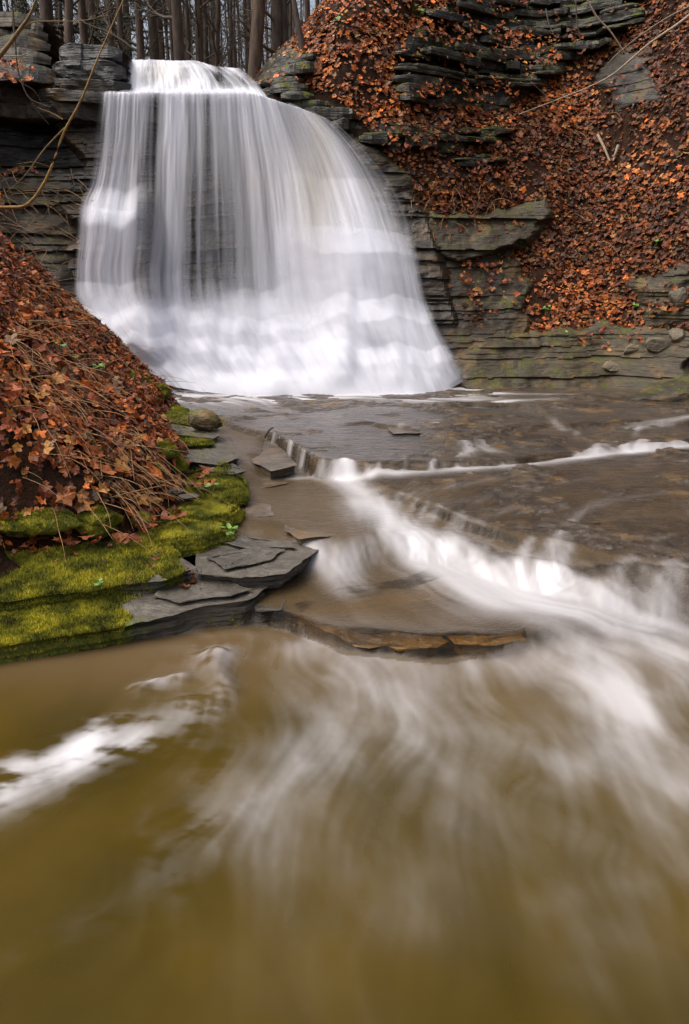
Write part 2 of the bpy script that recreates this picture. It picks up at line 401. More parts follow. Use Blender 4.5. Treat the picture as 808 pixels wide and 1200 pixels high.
for (pts, wd, inten), wx_, wy_ in zip(STROKES, WX, WY):
    Q = np.stack([wx_, wy_], 1); L = np.sum(np.linalg.norm(np.diff(Q, axis=0), axis=1)); n = int(max(6, L / .045))
    s = np.linspace(0, 13, n); Q = np.stack([np.interp(s, np.arange(14), Q[:, 0]), np.interp(s, np.arange(14), Q[:, 1])], 1)
    T = np.gradient(Q, axis=0); T /= np.linalg.norm(T, axis=1, keepdims=True) + 1e-9
    w = np.linspace(wd[0], wd[1], n)
    SMP.append((Q, T, w, inten))
cx = np.arange(X0, X1 + .1, .1); cy = np.arange(Y0, Y1 + .1, .1); CX, CY = np.meshgrid(cx, cy)
vx = np.zeros_like(CX); vy = np.full_like(CX, -.6)
for kk, (Q, T, w, inten) in enumerate(SMP):
    if w[0] < .03 and inten > 0 and len(Q) < 16: continue
    for q, tt in zip(Q[::2], T[::2]):
        k = 1 / ((CX - q[0]) ** 2 + (CY - q[1]) ** 2 + .012) ** 1.25 * (.16 if kk < 3 else .05)
        vx += k * tt[0]; vy += k * tt[1]
psi = fbm(CX * 1.5, CY * 1.5, 41, 3); gv, gu = np.gradient(psi, .1); calm = smooth(5.2, 4.2, CY) * .42 + .22
nv = np.hypot(vx, vy) + 1e-9; vx = vx / nv + calm * gv * .9; vy = vy / nv - calm * gu * .9
nv = np.hypot(vx, vy) + 1e-9; vx /= nv; vy /= nv
def bil(A, ax0, ay0, h, x, y):
    u = np.clip((x - ax0) / h, 0, A.shape[1] - 1.001); v = np.clip((y - ay0) / h, 0, A.shape[0] - 1.001)
    i = u.astype(int); j = v.astype(int); fu = u - i; fv = v - j
    return (A[j, i] * (1 - fu) + A[j, i + 1] * fu) * (1 - fv) + (A[j + 1, i] * (1 - fu) + A[j + 1, i + 1] * fu) * fv
GX, GY = np.meshgrid(gx, gy)
fx = bil(vx, X0, Y0, .1, GX, GY).astype(np.float32); fy = bil(vy, X0, Y0, .1, GX, GY).astype(np.float32)
def lic(noise, steps):
    H, Wd = noise.shape; acc = noise.copy(); cnt = 1
    for sgn in (1, -1):
        u, v = np.meshgrid(np.arange(Wd, dtype=np.float32), np.arange(H, dtype=np.float32))
        for k in range(steps):
            i = np.clip(u + .5, 0, Wd - 1).astype(np.int32); j = np.clip(v + .5, 0, H - 1).astype(np.int32)
            u = u + sgn * fx[j, i]; v = v + sgn * fy[j, i]
            i = np.clip(u + .5, 0, Wd - 1).astype(np.int32); j = np.clip(v + .5, 0, H - 1).astype(np.int32)
            wgt = 1 - k / steps; acc = acc + wgt * noise[j, i]; cnt += wgt
    return acc / cnt
n_f = rng.random(GX.shape).astype(np.float32)
n_f = (n_f + np.roll(n_f, 1, 0) + np.roll(n_f, 1, 1) + np.roll(np.roll(n_f, 1, 0), 1, 1)) / 4
n_c = fbm(GX * 9, GY * 9, 61, 2).astype(np.float32)
L1 = lic(n_f, 22); L2 = lic(n_c, 30)
L1 = np.clip((L1 - L1.mean()) / (L1.std() * 2.4), -1, 1); L2 = np.clip((L2 - L2.mean()) / (L2.std() * 2.2), -1, 1)
# foam amount on a medium grid
mx = np.arange(X0, X1 + .04, .04); my = np.arange(Y0, Y1 + .04, .04); MX, MY = np.meshgrid(mx, my)
FM = np.zeros_like(MX); FC = np.zeros_like(MX); N_COMB = 22; K_COMB = len(SMP) - 28 - N_COMB
for kk, (Q, T, w, inten) in enumerate(SMP):
    if not inten: continue
    best = np.zeros_like(MX)
    for q, ww in zip(Q, w):
        r = ww * 4
        a0, a1 = np.searchsorted(mx, [q[0] - r, q[0] + r]); b0, b1 = np.searchsorted(my, [q[1] - r, q[1] + r])
        d2 = ((MX[b0:b1, a0:a1] - q[0]) ** 2 + (MY[b0:b1, a0:a1] - q[1]) ** 2) / (ww * ww)
        best[b0:b1, a0:a1] = np.maximum(best[b0:b1, a0:a1], np.exp(-d2 * .7))
    if K_COMB <= kk < K_COMB + N_COMB: FC += inten * best
    else: FM += inten * best
# the surface
ys = [Y0 + .3]
while ys[-1] < 12.9: ys.append(ys[-1] + max(.011, min(.028, ys[-1] * .0032)))
ys = np.array(ys); ns = 560; ss = np.linspace(-1, 1, ns)
SX = ss[None, :] * (1.7 + ys[:, None] * .50) + .35; SY = np.repeat(ys[:, None], ns, 1)
WZ = W(SX, SY)
l1 = bil(L1, X0, Y0, CELL, SX, SY); l2 = bil(L2, X0, Y0, CELL, SX, SY)
fm = bil(FM, X0, Y0, .04, SX, SY); fc = bil(FC, X0, Y0, .04, SX, SY)
gyr, gxr = np.gradient(WZ); dyr = np.gradient(SY, axis=0); dxr = np.gradient(SX, axis=1)
steep = np.hypot(gyr / dyr, gxr / dxr)
comb = smooth(.35, .75, vn(SX * 16 + 1.5 * SY, SY * 1.0, 77)) * .6 + .25 * (l1 * .5 + .5)
pool_ = smooth(4.6, 4.1, SY)
ux_ = bil(fx, X0, Y0, CELL, SX, SY); uy_ = bil(fy, X0, Y0, CELL, SX, SY)
cloud = fbm(SX * 2.0, SY * 1.4, 81, 3) - .5; puff = fbm(SX * 5 + SY * 1.0, SY * 2.6, 89, 4) - .5
face = smooth(.25, .7, steep) * smooth(.25, .5, SX) * smooth(.30, .1, np.abs(SY - e_at(E2, SX) + .1))
mod = lerp(.68 + .42 * l2 + .30 * l1 + .35 * cloud, .24 * np.exp(np.clip(3.0 * cloud + 2.6 * puff + .22 * l2 + .2 * l1, -2.5, 1.4)), pool_)
mod = mod + (1 - mod) * smooth(.5, 1.5, fm) * .6 * (1 - pool_)
F_ = fm * mod * lerp(1, .9 * smooth(1.2, 4.2, SY), pool_) * (1 - .6 * face) + fc * (.75 + .3 * l1)
foam = .93 * (1 - np.exp(-1.15 * np.clip(F_, 0, 9)))
foam += smooth(.35, 1.1, steep) * comb * np.where(SY < 4.6, .2, .34) * (1 - .6 * face) * (1 - .75 * smooth(.1, .4, SX) * smooth(-.3, -.1, SY - e_at(E1, SX))) * np.where((SX < .15) & (SY > 6.0), .45, 1)
apron = smooth(8.8, 11.3, SY + .5 * (fbm(SX * 1.2, SY * .3, 83, 3) - .5)) * smooth(-3.9, -3.0, SX) * smooth(3.0, 1.6, SX)
foam += apron * (.55 + .45 * l2 + .2 * l1) + .7 * smooth(10.2, 11.5, SY + .35 * (fbm(SX * 1.5, 0, 87, 3) - .5) + .12 * l2) * smooth(2.5, 1.7, SX) * .85
inpool = smooth(.05, -.15, SY - e_at(EP, SX))
veil = np.clip(.05 + .03 * l2 + .03 * l1 + .25 * cloud + .15 * puff, 0, 1) * inpool * smooth(1.8, 4.0, SY) * smooth(-1.4, .2, SX)
foam = np.clip(foam + veil, 0, 1); foam = foam ** 1.08 * .97
# left patch breakup
patch = smooth(.2, -.1, SX + .55) * inpool
br = fbm(SX * 5 + 2 * SY, SY * 11, 85, 5); foam = lerp(foam, foam * smooth(.31, .62, br + .14 * l2 + .10 * l1) * 1.3, patch)
foam = np.clip(foam, 0, .97); foam = np.where(SY > 9.5, np.minimum(foam, .80), foam); foam = lerp(foam, .82 * (1 - np.exp(-1.35 * foam)), inpool * smooth(-.8, -.3, SX))
shelfness = smooth(-.05, .1, SY - e_at(E1, SX))
slabness = smooth(0, .1, SY - e_at(E2, SX)) * (1 - shelfness) * smooth(.1, .4, SX)
murk = .97 * inpool + (1 - inpool) * (.62 - .54 * shelfness - .45 * slabness) + .10 * l2 + .02 * l1 - .8 * smooth(.3, 1, steep) * (1 - inpool) * (1 - smooth(.45, .3, np.abs(SY - e_at(E3, SX))) * smooth(.6, .4, SX))
murk = murk + .25 * smooth(9.5, 11.6, SY) + .25 * (fbm(SX * .9, SY * 1.5, 97, 3) - .5) * (1 - inpool)
lip = np.exp(-((SY - e_at(EP, SX) - .10) / .13) ** 2) * smooth(-.25, .0, SX) * smooth(1.15, .9, SX)
for poly_ in ([(350, 716), (404, 737), (520, 743), (612, 740), (618, 752), (520, 763), (400, 756), (360, 730)],):
    a = np.array(poly_, float); qx, qy = flat(a[:, 0], a[:, 1], -.41); sub = (SY > 3.9) & (SY < 5.6) & (np.abs(SX) < 1.6); dd_ = np.full(SX.shape, -9.0); pq = list(zip(qx.tolist(), qy.tolist()))
    ins_ = in_poly(SX[sub], SY[sub], pq); murk[sub] -= .16 * ins_; foam[sub] *= 1 - .5 * ins_
OCH = [(345, 703), (400, 692), (470, 682), (535, 667), (538, 680), (468, 694), (404, 703), (352, 713)]
a = np.array(OCH, float); qx, qy = flat(a[:, 0], a[:, 1], -.40); OCHW = list(zip(qx.tolist(), qy.tolist())); murk[sub] -= .40 * in_poly(SX[sub], SY[sub], OCHW) * smooth(.3, .6, fbm(SX[sub] * 6, SY[sub] * 9, 99, 3))
murk = murk - .12 * lip; foam = foam * (1 - .8 * lip)
deep = inpool * smooth(4.6, 3.2, SY + .5 * (fbm(SX, SY, 91, 3) - .5)) * .95 + .05
# relief: streaks stand a little proud, foam mounds rise
WZ = WZ + .005 * l2 * smooth(.02, .3, foam) * (1 - inpool) + .05 * np.clip(fm, 0, 1.5) * smooth(5.6, 4.2, SY) * smooth(3.3, 4.0, SY) + .0015 * l2 * (1 - inpool) + .012 * (fbm(SX * 3, SY * 3, 95, 3) - .5)
WZ = WZ + .024 * smooth(.12, .55, foam) * smooth(.45, .25, np.abs(SY - e_at(E1, SX)))* (1 - inpool)
stream = mesh_from('stream', np.stack([SX, SY, WZ], -1), grid_faces(len(ys), ns), M['water'], True,
                   {'foam': foam, 'murk': np.clip(murk, 0, 1), 'deep': np.clip(deep, 0, 1), 'ripple': (1 - .95 * inpool) * (1 - foam)})
tag(stream, 'muddy brown stream running down from the falls in white braided chutes', 'stream', kind='structure')

# ---- bedrock under the water
def bed_z(x, y):
    w = W(x, y - .03)
    t = fbm(x * 1.7 + .6 * y, y * 2.6, 101, 5)
    t14 = t * 16; terr = ((np.floor(t14) + smooth(.0, .25, t14 - np.floor(t14))) / 16 - .5) * .16
    sh = smooth(0, .1, y - e_at(E1, x)); pool = smooth(.05, -.1, y - e_at(EP, x))
    sh = np.maximum(sh, smooth(0, .1, y - e_at(E2, x)) * smooth(.1, .4, x))
    return w + .006 * sh - .5 * pool - .075 * (1 - sh) * (1 - pool) + terr * (1.0 - .45 * (1 - sh)) * (1 - pool) - .02
by = np.concatenate([np.arange(-3, 4, .25), np.arange(4, 13.4, .03)]); bx = np.linspace(-8, 9.5, 460)
BX, BY = np.meshgrid(bx, by)
bed = mesh_from('stream_bed', np.stack([BX, BY, bed_z(BX, BY)], -1), grid_faces(len(by), len(bx)), M['bed'], False)
bed.data.materials.append(M['ochre']); ctr = np.empty(len(bed.data.polygons) * 3); bed.data.polygons.foreach_get('center', ctr); ctr = ctr.reshape(-1, 3)
bed.data.polygons.foreach_set('material_index', (in_poly(ctr[:, 0], ctr[:, 1], OCHW)).astype(np.int32))
tag(bed, 'layered brown bedrock under the shallow stream', 'bedrock', kind='structure')

# ------------------------------------------------------------------ flat slabs
def slab(name, pxpoly, ztop, thick, material, parent, seed, moss=0.0, tilt=(0, 0), rough=.012, mossfun=None, ledges=6):
    r = np.random.default_rng(seed)
    a = np.array(pxpoly, float); x, y = flat(a[:, 0], a[:, 1], ztop)
    P = np.stack([x, y], 1); c = P.mean(0)
    Q = []
    for i in range(len(P)):
        p, q = P[i], P[(i + 1) % len(P)]; n = max(2, int(np.linalg.norm(q - p) / .035))
        for k in range(n): Q.append(p + (q - p) * k / n)
    Q = np.array(Q); n = len(Q)
    nr = Q - c; nr /= np.linalg.norm(nr, axis=1, keepdims=True)
    soft = moss > .78
    jag = (.5 if soft else 1) * (fbm(np.arange(n) * .13, 0, seed, 3) - .5) * .10 + (r.random(n) - .5) * .008
    Q = Q + nr * jag[:, None]
    rings, mo = [], []
    zt = lambda p: ztop + tilt[0] * (p[:, 0] - c[0]) + tilt[1] * (p[:, 1] - c[1])
    for k in range(ledges, -1, -1):                 # side, bottom to top, thin beds of unequal reach
        f = k / ledges
        inset = (fbm(np.arange(n) * .09, k * 3.1, seed, 3) * .07 + r.random() * .03) * (1 if k else .2) + .02 * f
        if soft: inset = .05 * (1 - f) ** 2 + .03 * (fbm(np.arange(n) * .15, k * .5, seed, 3) - .5) + .02 * f
        p = Q - nr * inset[:, None]
        for dz in ((0.0, .92) if k else (0.0,)):
            pp = p + nr * ((r.random(n) - .5) * .008)[:, None]
            rings.append(np.column_stack([pp, zt(pp) - thick * (f - dz / ledges) + (r.random(n) - .5) * .004]))
    for s in (.965, .9, .8, .67, .52, .36, .18, .02):
        p = c + (Q - c) * s
        if soft: h = .05 * (fbm(p[:, 0] * 4, p[:, 1] * 4, seed, 4) - .5) - .07 * smooth(.6, .97, s) ** 2
        else: h = (np.floor(fbm(p[:, 0] * 5, p[:, 1] * 9, seed, 4) * 9) / 9 - .5) * rough * 3 + (fbm(p[:, 0] * 18, p[:, 1] * 18, seed + 5, 3) - .5) * rough
        rings.append(np.column_stack([p, zt(p) + h]))
    V = np.concatenate(rings); i = np.arange(len(V)).reshape(-1, n); j = np.roll(i, -1, 1)
    Fq = np.stack([i[:-1], j[:-1], j[1:], i[1:]], -1).reshape(-1, 4)
    at = np.full(len(V), moss) if mossfun is None else mossfun(V[:, 0], V[:, 1], V[:, 2])
    o = mesh_from(name, V, Fq, material, False, {'moss': at}, parent)
    return o, (Q, c, zt, at)
def blades(name, X, Y, Z, parent, mt, h=.012, w=.004, seed=0, N=None):
    r = np.random.default_rng(seed); n = len(X)
    th = r.random(n) * 6.283; hh = h * (.5 + r.random(n)); lx = (r.random(n) - .5) * h * 1.2; ly = (r.random(n) - .5) * h * 1.2
    dx, dy = np.cos(th) * w, np.sin(th) * w
    V = np.stack([np.stack([X - dx, Y - dy, Z - .003], 1), np.stack([X + dx, Y + dy, Z - .003], 1), np.stack([X + lx, Y + ly, Z + hh], 1)], 1).reshape(-1, 3)
    o = mesh_from(name, V, np.arange(3 * n).reshape(-1, 3), mt, False, None, parent); o['kind'] = 'stuff'; return o
def moss_on(obj, count, seed, thr=.5, h=.012):
    """short moss blades on the upward faces of obj where its moss value says so"""
    me = obj.data; nv = len(me.vertices); V = np.empty(nv * 3); me.vertices.foreach_get('co', V); V = V.reshape(-1, 3)
    ms = np.empty(nv); me.attributes['moss'].data.foreach_get('value', ms)
    me.calc_loop_triangles(); T = np.empty(len(me.loop_triangles) * 3, int); me.loop_triangles.foreach_get('vertices', T); T = T.reshape(-1, 3)
    A, B, C = V[T[:, 0]], V[T[:, 1]], V[T[:, 2]]; Nn = np.cross(B - A, C - A); ar = np.linalg.norm(Nn, axis=1) + 1e-12
    wgt = ar * (np.abs(Nn[:, 2]) / ar > .15) * (ms[T].mean(1) > .35)
    if wgt.sum() <= 0: return
    r = np.random.default_rng(seed); k = r.choice(len(T), count, p=wgt / wgt.sum())
    u, v = r.random(count), r.random(count); f = u + v > 1; u[f], v[f] = 1 - u[f], 1 - v[f]
    P = A[k] + u[:, None] * (B - A)[k] + v[:, None] * (C - A)[k]
    mv = ms[T[k]].mean(1) + .9 * (fbm(P[:, 0] * 4.5, P[:, 1] * 4.5, 31, 4) - .5)
    P = P[mv > thr]
    bump = .02 * fbm(P[:, 0] * 22, P[:, 1] * 22, 33, 2)
    blades('moss', P[:, 0], P[:, 1], P[:, 2] + bump - .008, obj, M['moss'], h, .0045, seed)

ledge = empty('left_ledge'); tag(ledge, 'stacked slate slabs with green moss along the water', 'rock ledge', kind='structure')
def px150(x, y): return (project(x, y, np.full_like(x, -.37)))
def moss_front(x, y, z):
    q, r_y, _ = project(x, y, z)
    return np.clip(.9 * smooth(165, 125, q + 25 * (fbm(x * 4, y * 4, 311, 3) - .5)) * (1 - .85 * smooth(10, 3, np.abs(r_y - 696 + .03 * q))) + .30 * smooth(712, 722, r_y) + .12, 0, 1)
def moss_top(x, y, z):
    q, r_y, _ = project(x, y, z)
    return np.clip(1.0 - .75 * smooth(195, 225, q + 20 * (fbm(x * 5, y * 5, 313, 3) - .5)) - .55 * smooth(.5, .66, fbm(x * 3, y * 3, 315, 3)), 0, 1)
SL = [  # top outline in the picture, level, thickness, moss, tilt, blades
    ([(-60, 662), (20, 648), (130, 634), (188, 632), (216, 652), (232, 664), (190, 676), (120, 682), (60, 688), (-60, 698)], -.235, .10, moss_top, (0, .16), 30000),
    ([(-70, 700), (20, 690), (110, 682), (180, 672), (240, 668), (278, 676), (320, 689), (294, 703), (232, 711), (158, 724), (110, 736), (60, 741), (-70, 756)], -.375, .26, moss_front, (0, .10), 30000),
    ([(190, 680), (232, 676), (268, 682), (296, 690), (270, 697), (214, 702), (176, 698)], -.345, .05, .10, (0, .06), 0),
    ([(297, 697), (322, 692), (334, 704), (330, 714), (298, 716)], -.43, .2, .1, (.05, .02), 0),
    ([(225, 646), (278, 636), (346, 637), (381, 646), (333, 670), (275, 676), (228, 670)], -.265, .13, .10, (.02, .04), 0),
    ([(240, 652), (286, 643), (338, 644), (322, 656), (262, 666)], -.245, .03, .05, (.02, .04), 0),
    ([(150, 618), (200, 606), (246, 606), (280, 614), (276, 622), (232, 632), (160, 640)], -.16, .11, .85, (.02, .06), 14000),
    ([(196, 596), (228, 587), (262, 585), (287, 596), (280, 603), (236, 607), (190, 604)], -.11, .08, .85, (0, .03), 9000),
    ([(210, 556), (244, 550), (282, 556), (296, 568), (294, 578), (258, 584), (226, 577), (205, 570)], -.06, .09, .8, (0, .04), 12000),
    ([(225, 540), (262, 538), (292, 552), (276, 557), (240, 553)], -.03, .07, .4, (0, 0), 2500),
    ([(190, 522), (232, 514), (262, 520), (284, 536), (258, 545), (206, 540)], -.005, .08, .42, (0, 0), 4000),
    ([(165, 506), (200, 498), (258, 512), (252, 521), (196, 524), (150, 518)], .03, .07, .75, (0, 0), 7000),
    ([(140, 494), (180, 485), (228, 492), (262, 506), (250, 514), (196, 508), (140, 504)], .05, .07, .42, (0, 0), 4000),
    ([(168, 478), (205, 474), (262, 494), (236, 500), (180, 492)], .07, .08, .75, (0, 0), 4000),
    ([(345, 636), (300, 630), (250, 624), (240, 632), (290, 641), (350, 643)], -.235, .08, .2, (0, 0), 0),
]
slabs = []
for k, (poly, z, th, ms, tl, nb) in enumerate(SL):
    o, info = slab('rock_slab', poly, z, th, M['slate'], ledge, 200 + k, .3 if callable(ms) else ms, tl, mossfun=ms if callable(ms) else None)
    slabs.append((o, info))
    if nb: moss_on(o, int(nb * 1.8), 300 + k, .56, .018)

# low plates that break the film of water on the shelf
PL = [([(262, 502), (306, 507), (330, 524), (350, 546), (318, 553), (286, 536)], -.075, .10), ([(300, 556), (332, 553), (338, 566), (306, 572)], -.17, .06), ([(338, 606), (396, 612), (404, 626), (350, 632), (330, 622)], -.186, .08), ([(286, 586), (318, 592), (322, 604), (290, 606)], -.178, .06),
      ([(436, 517), (490, 520), (495, 527), (440, 526)], .006, .04), ([(455, 500), (500, 501), (505, 507), (462, 508)], .03, .05),
      ([(495, 493), (540, 495), (530, 500), (500, 500)], .035, .05), ([(520, 524), (556, 530), (540, 538), (508, 533)], .004, .05),
      ([(640, 600), (720, 590), (700, 612), (650, 615)], -.12, .05), ([(690, 640), (750, 622), (810, 640), (810, 662), (730, 652)], -.145, .12)]
for k, (poly, z, th) in enumerate(PL):
    slab('rock_slab', poly, z - .004, th, M['bed'], bed, 400 + k, 0, rough=.006, ledges=3)
OC = [([(350, 716), (372, 724), (404, 739), (450, 744), (462, 752), (430, 758), (400, 752), (360, 730)], -.438), ([(450, 742), (520, 744), (530, 752), (515, 761), (470, 760), (455, 753)], -.44),
      ([(520, 745), (565, 743), (612, 742), (618, 750), (575, 759), (528, 757)], -.44)]
for k, (poly, z) in enumerate(OC):
    slab('rock_slab', poly, z, .12, M['ochre'], bed, 440 + k, 0, rough=.02, ledges=3)

# ================================================================== CLIFFS
def Yfall(x, z):
    """front of the falling water"""
    x = np.asarray(x, float); z = np.asarray(z, float)
    z = z + .5 * (fbm(x * 1.4, 0, 605, 3) - .5) * smooth(1.3, 1.9, z) * smooth(3.6, 3.0, z)
    z = z + (.55 * (fbm(x * 1.3, 0, 601, 3) - .5) + .10 * (fbm(x * 5, 0, 603, 2) - .5)) * smooth(.05, .35, z) * smooth(1.9, 1.3, z)
    a = np.interp(z, [-.3, 0, .28, .42, .62, .80, 1.0, 1.2, 1.6, 4.3, 4.6], [11.4, 11.66, 11.78, 11.96, 12.04, 12.24, 12.32, 12.48, 12.62, 12.82, 13.1])
    b = np.interp(z, [-.3, 0, .4, .62, 1.0, 1.3, 1.7, 2.0, 2.7, 3.1, 4.3, 4.6], [11.3, 11.55, 11.70, 11.86, 11.93, 12.08, 12.13, 12.17, 12.52, 12.74, 13.1, 13.3])
    y = lerp(a, b, smooth(-1.2, .3, x)) + smooth(.9, .0, z) * (.5 * (fbm(x * .9, 0, 607, 3) - .5) + .30 * smooth(.9, 2.0, x) + .25 * smooth(-2.2, -3.2, x))
    y = y - .50 * smooth(-2.80, -3.15, x + .15 * z - .4) * smooth(3.05, 2.45, z + .25 * (fbm(x * 3, 0, 609, 2) - .5)) * smooth(.1, .8, z)
    return y
def Ybank(x, z):
    """right-hand bank"""
    x = np.asarray(x, float); z = np.asarray(z, float)
    s = lerp(.30, .60, smooth(-.2, 3.5, x))
    y = 11.98 + s * np.maximum(z, -.3) - .72 * np.clip(x - 4, 0, None) ** 1.5
    q_ = (-1.55 + (z - 4.7) * .95 - x) / .35
    y = y + 4.0 * .35 * np.where(q_ > 20, q_, np.log1p(np.exp(np.minimum(q_, 20)))) * smooth(4.2, 4.7, z)
    y = y + .35 * (fbm(x * .9, z * .9, 131, 3) - .5) + .10 * (fbm(x * 3, z * 3, 133, 3) - .5)
    xe = np.interp(z, [-.3, 0, .7, 1.4, 2.4, 3.0, 3.9, 4.2, 4.7, 5], [2.15, 2.0, 1.5, 1.25, 1.1, .65, -.05, -.8, -1.8, -1.8])
    y = y + 2.2 * np.clip(xe - .12 - x, 0, None) * smooth(4.9, 4.5, z)
    y = y + 6 * np.clip(z - 8.2, 0, None)
    return y
def Ycliff_left(x, z):
    x = np.asarray(x, float); z = np.asarray(z, float)
    y = 12.75 + .10 * z - .42 * np.clip(3.25 - z, 0, None) ** 1.0 * smooth(-3.6, -4.6, x) 
    y = y + .30 * smooth(3.2, 3.45, z) * smooth(4.15, 4.0, z)
    y = y + 1.1 * np.clip(z - 4.45, 0, None)
    y = y - .55 * np.clip(-5 - x, 0, None)
    return y + .2 * (fbm(x * 1.2, z * 1.2, 141, 3) - .5)

def warp(x, z): return .12 * (fbm(x * .6, z * .5, 501, 3) - .5) + .035 * (fbm(x * 2.5, z * 2, 503, 2) - .5)
def layer(x0, x1, z0, z1, yfun, material, parent, seed, back=.6, jut=.10, dip=0.0, off=0.0, face=0.0):
    """one bed of rock: broken lens with a worn front, thickness z1 - z0"""
    r = np.random.default_rng(seed); th = z1 - z0
    n = max(4, int((x1 - x0) / .05)); xs = np.linspace(x0, x1, n + 1) + np.r_[0, (r.random(n - 1) - .5) * .025, 0]
    blocks = np.zeros(n + 1); k = 0
    while k <= n:
        m = int(3 + r.random() * 16); blocks[k:k + m] = (r.random() - .5) * jut; k += m
    te = np.clip(np.minimum(xs - x0, x1 - xs) / .2, 0, 1) ** .6
    half = th / 2 * (.55 + .45 * te) * (.75 + .5 * vn(xs * 2.2, 0, seed % 1009)); zc = (z0 + z1) / 2 + warp(xs, (z0 + z1) / 2) + dip * (xs - x0)
    m = max(3, int(th / .045)); rows = []
    fr = [1.0] + list(np.linspace(.94, .06, m)) + [0.0]
    for q, f in enumerate(fr):
        z = zc + half * (2 * f - 1)
        yy = yfun(xs, lerp(zc, z, face)) + off + blocks + abs(2 * f - 1) ** 7 * .02 + (1 - te) * .10
        yy = yy + (.05 + .35 * min(th, .3)) * (fbm(xs * 1.7, z * 3.2, 507, 3) - .5) + .055 * (fbm(xs * 7 + seed % 13, z * 15, 509, 3) - .5)
        p = np.column_stack([xs, yy, z + (r.random(n + 1) - .5) * min(.014, th * .12)])
        if q == 0: rows.append(p + np.array([0, back, .02]))
        rows.append(p)
        if f == 0.0: rows.append(p + np.array([0, back, -.01]))
    return mesh_from('rock_layer', np.concatenate(rows), grid_faces(len(rows), n + 1), material, False, None, parent)

_rb = np.random.default_rng(77); BEDS = np.cumsum(.05 + .20 * _rb.random(200) ** 1.8) - 2.0
def strata(x, z, amp=.12, seed=0, fine=1.0):
    """how far worn bedrock stands out: uneven beds, blocky along the bed"""
    zz = z + warp(x, z) * 1.2; i = np.searchsorted(BEDS, zz); f = (zz - BEDS[np.clip(i - 1, 0, 199)]) / (BEDS[np.clip(i, 0, 199)] - BEDS[np.clip(i - 1, 0, 199)])
    p = .55 * _hash(i, np.full_like(i, 3), seed) + .45 * vn(x * .8 + i * 7.31, i * 1.0, seed + 1) + .14 * np.round(2 * vn(x * 1.9 + i * 3.7, i * 1.0, seed + 2)) / 2
    p = p - .22 * f
    return amp * p + (.10 * (fbm(x * 1.5, z * 2.2, seed + 5, 3) - .5) + .05 * (fbm(x * 6, z * 14, seed + 6, 4) - .5)) * fine
def poly_dist(x, y, poly):
    """signed distance, positive inside"""
    d = np.full(x.shape, 1e9)
    for (x0, y0), (x1, y1) in zip(poly, poly[1:] + poly[:1]):
        t = np.clip(((x - x0) * (x1 - x0) + (y - y0) * (y1 - y0)) / ((x1 - x0) ** 2 + (y1 - y0) ** 2 + 1e-9), 0, 1)
        d = np.minimum(d, np.hypot(x - x0 - t * (x1 - x0), y - y0 - t * (y1 - y0)))
    return np.where(in_poly(x, y, poly), d, -d)
def stack(x0f, x1f, z0, z1, yfun, material, parent, seed, tmin=.05, tmax=.16, jut=.10, off=0.0, split=.35, dip=0.0, back=.6, face=0.0):
    r = np.random.default_rng(seed); z = z0; k = 0
    while z < z1:
        t = tmin + (tmax - tmin) * r.random() ** 1.6
        a, b = x0f(z), x1f(z)
        cuts = [a]
        while cuts[-1] < b:
            cuts.append(min(b, cuts[-1] + .7 + r.random() * 1.8 / max(.2, split * 2)))
        for p, q in zip(cuts[:-1], cuts[1:]):
            if q - p < .15: continue
            layer(p - .05 * r.random(), q + .05 * r.random(), z + (r.random() - .5) * .015, z + t, yfun, material, parent, seed * 1000 + k, back, jut, dip, off + (r.random() - .5) * jut * .9, face)
            k += 1
        z += t * .96

cliff = empty('cliff'); tag(cliff, 'wet layered rock wall behind the falling water', 'cliff', kind='structure')
wall_y = lambda x, z: Yfall(x, z) + .20 + .25 * smooth(-.8, -1.6, x) * smooth(-3.3, -2.6, x) * smooth(.9, 1.5, z)
xs = np.arange(-4.9, 2.6, .035); zs = np.arange(-.4, 4.24, .02); Xg, Zg = np.meshgrid(xs, zs)
xr = np.interp(Zg, [0, 1, 2.6, 3.6, 4.2], [2.2, 1.7, 1.25, .5, -.1])
Yg = wall_y(Xg, Zg) + .20 - strata(Xg, Zg, .14, 61) + 1.5 * np.clip(Xg - xr, 0, None) + 1.2 * np.clip(-4.25 - Xg + .2 * np.sin(Zg * 6), 0, None)
mesh_from('bedrock', np.stack([Xg, Yg, Zg], -1), grid_faces(len(zs), len(xs)), M['fall_rock'], False, None, cliff)

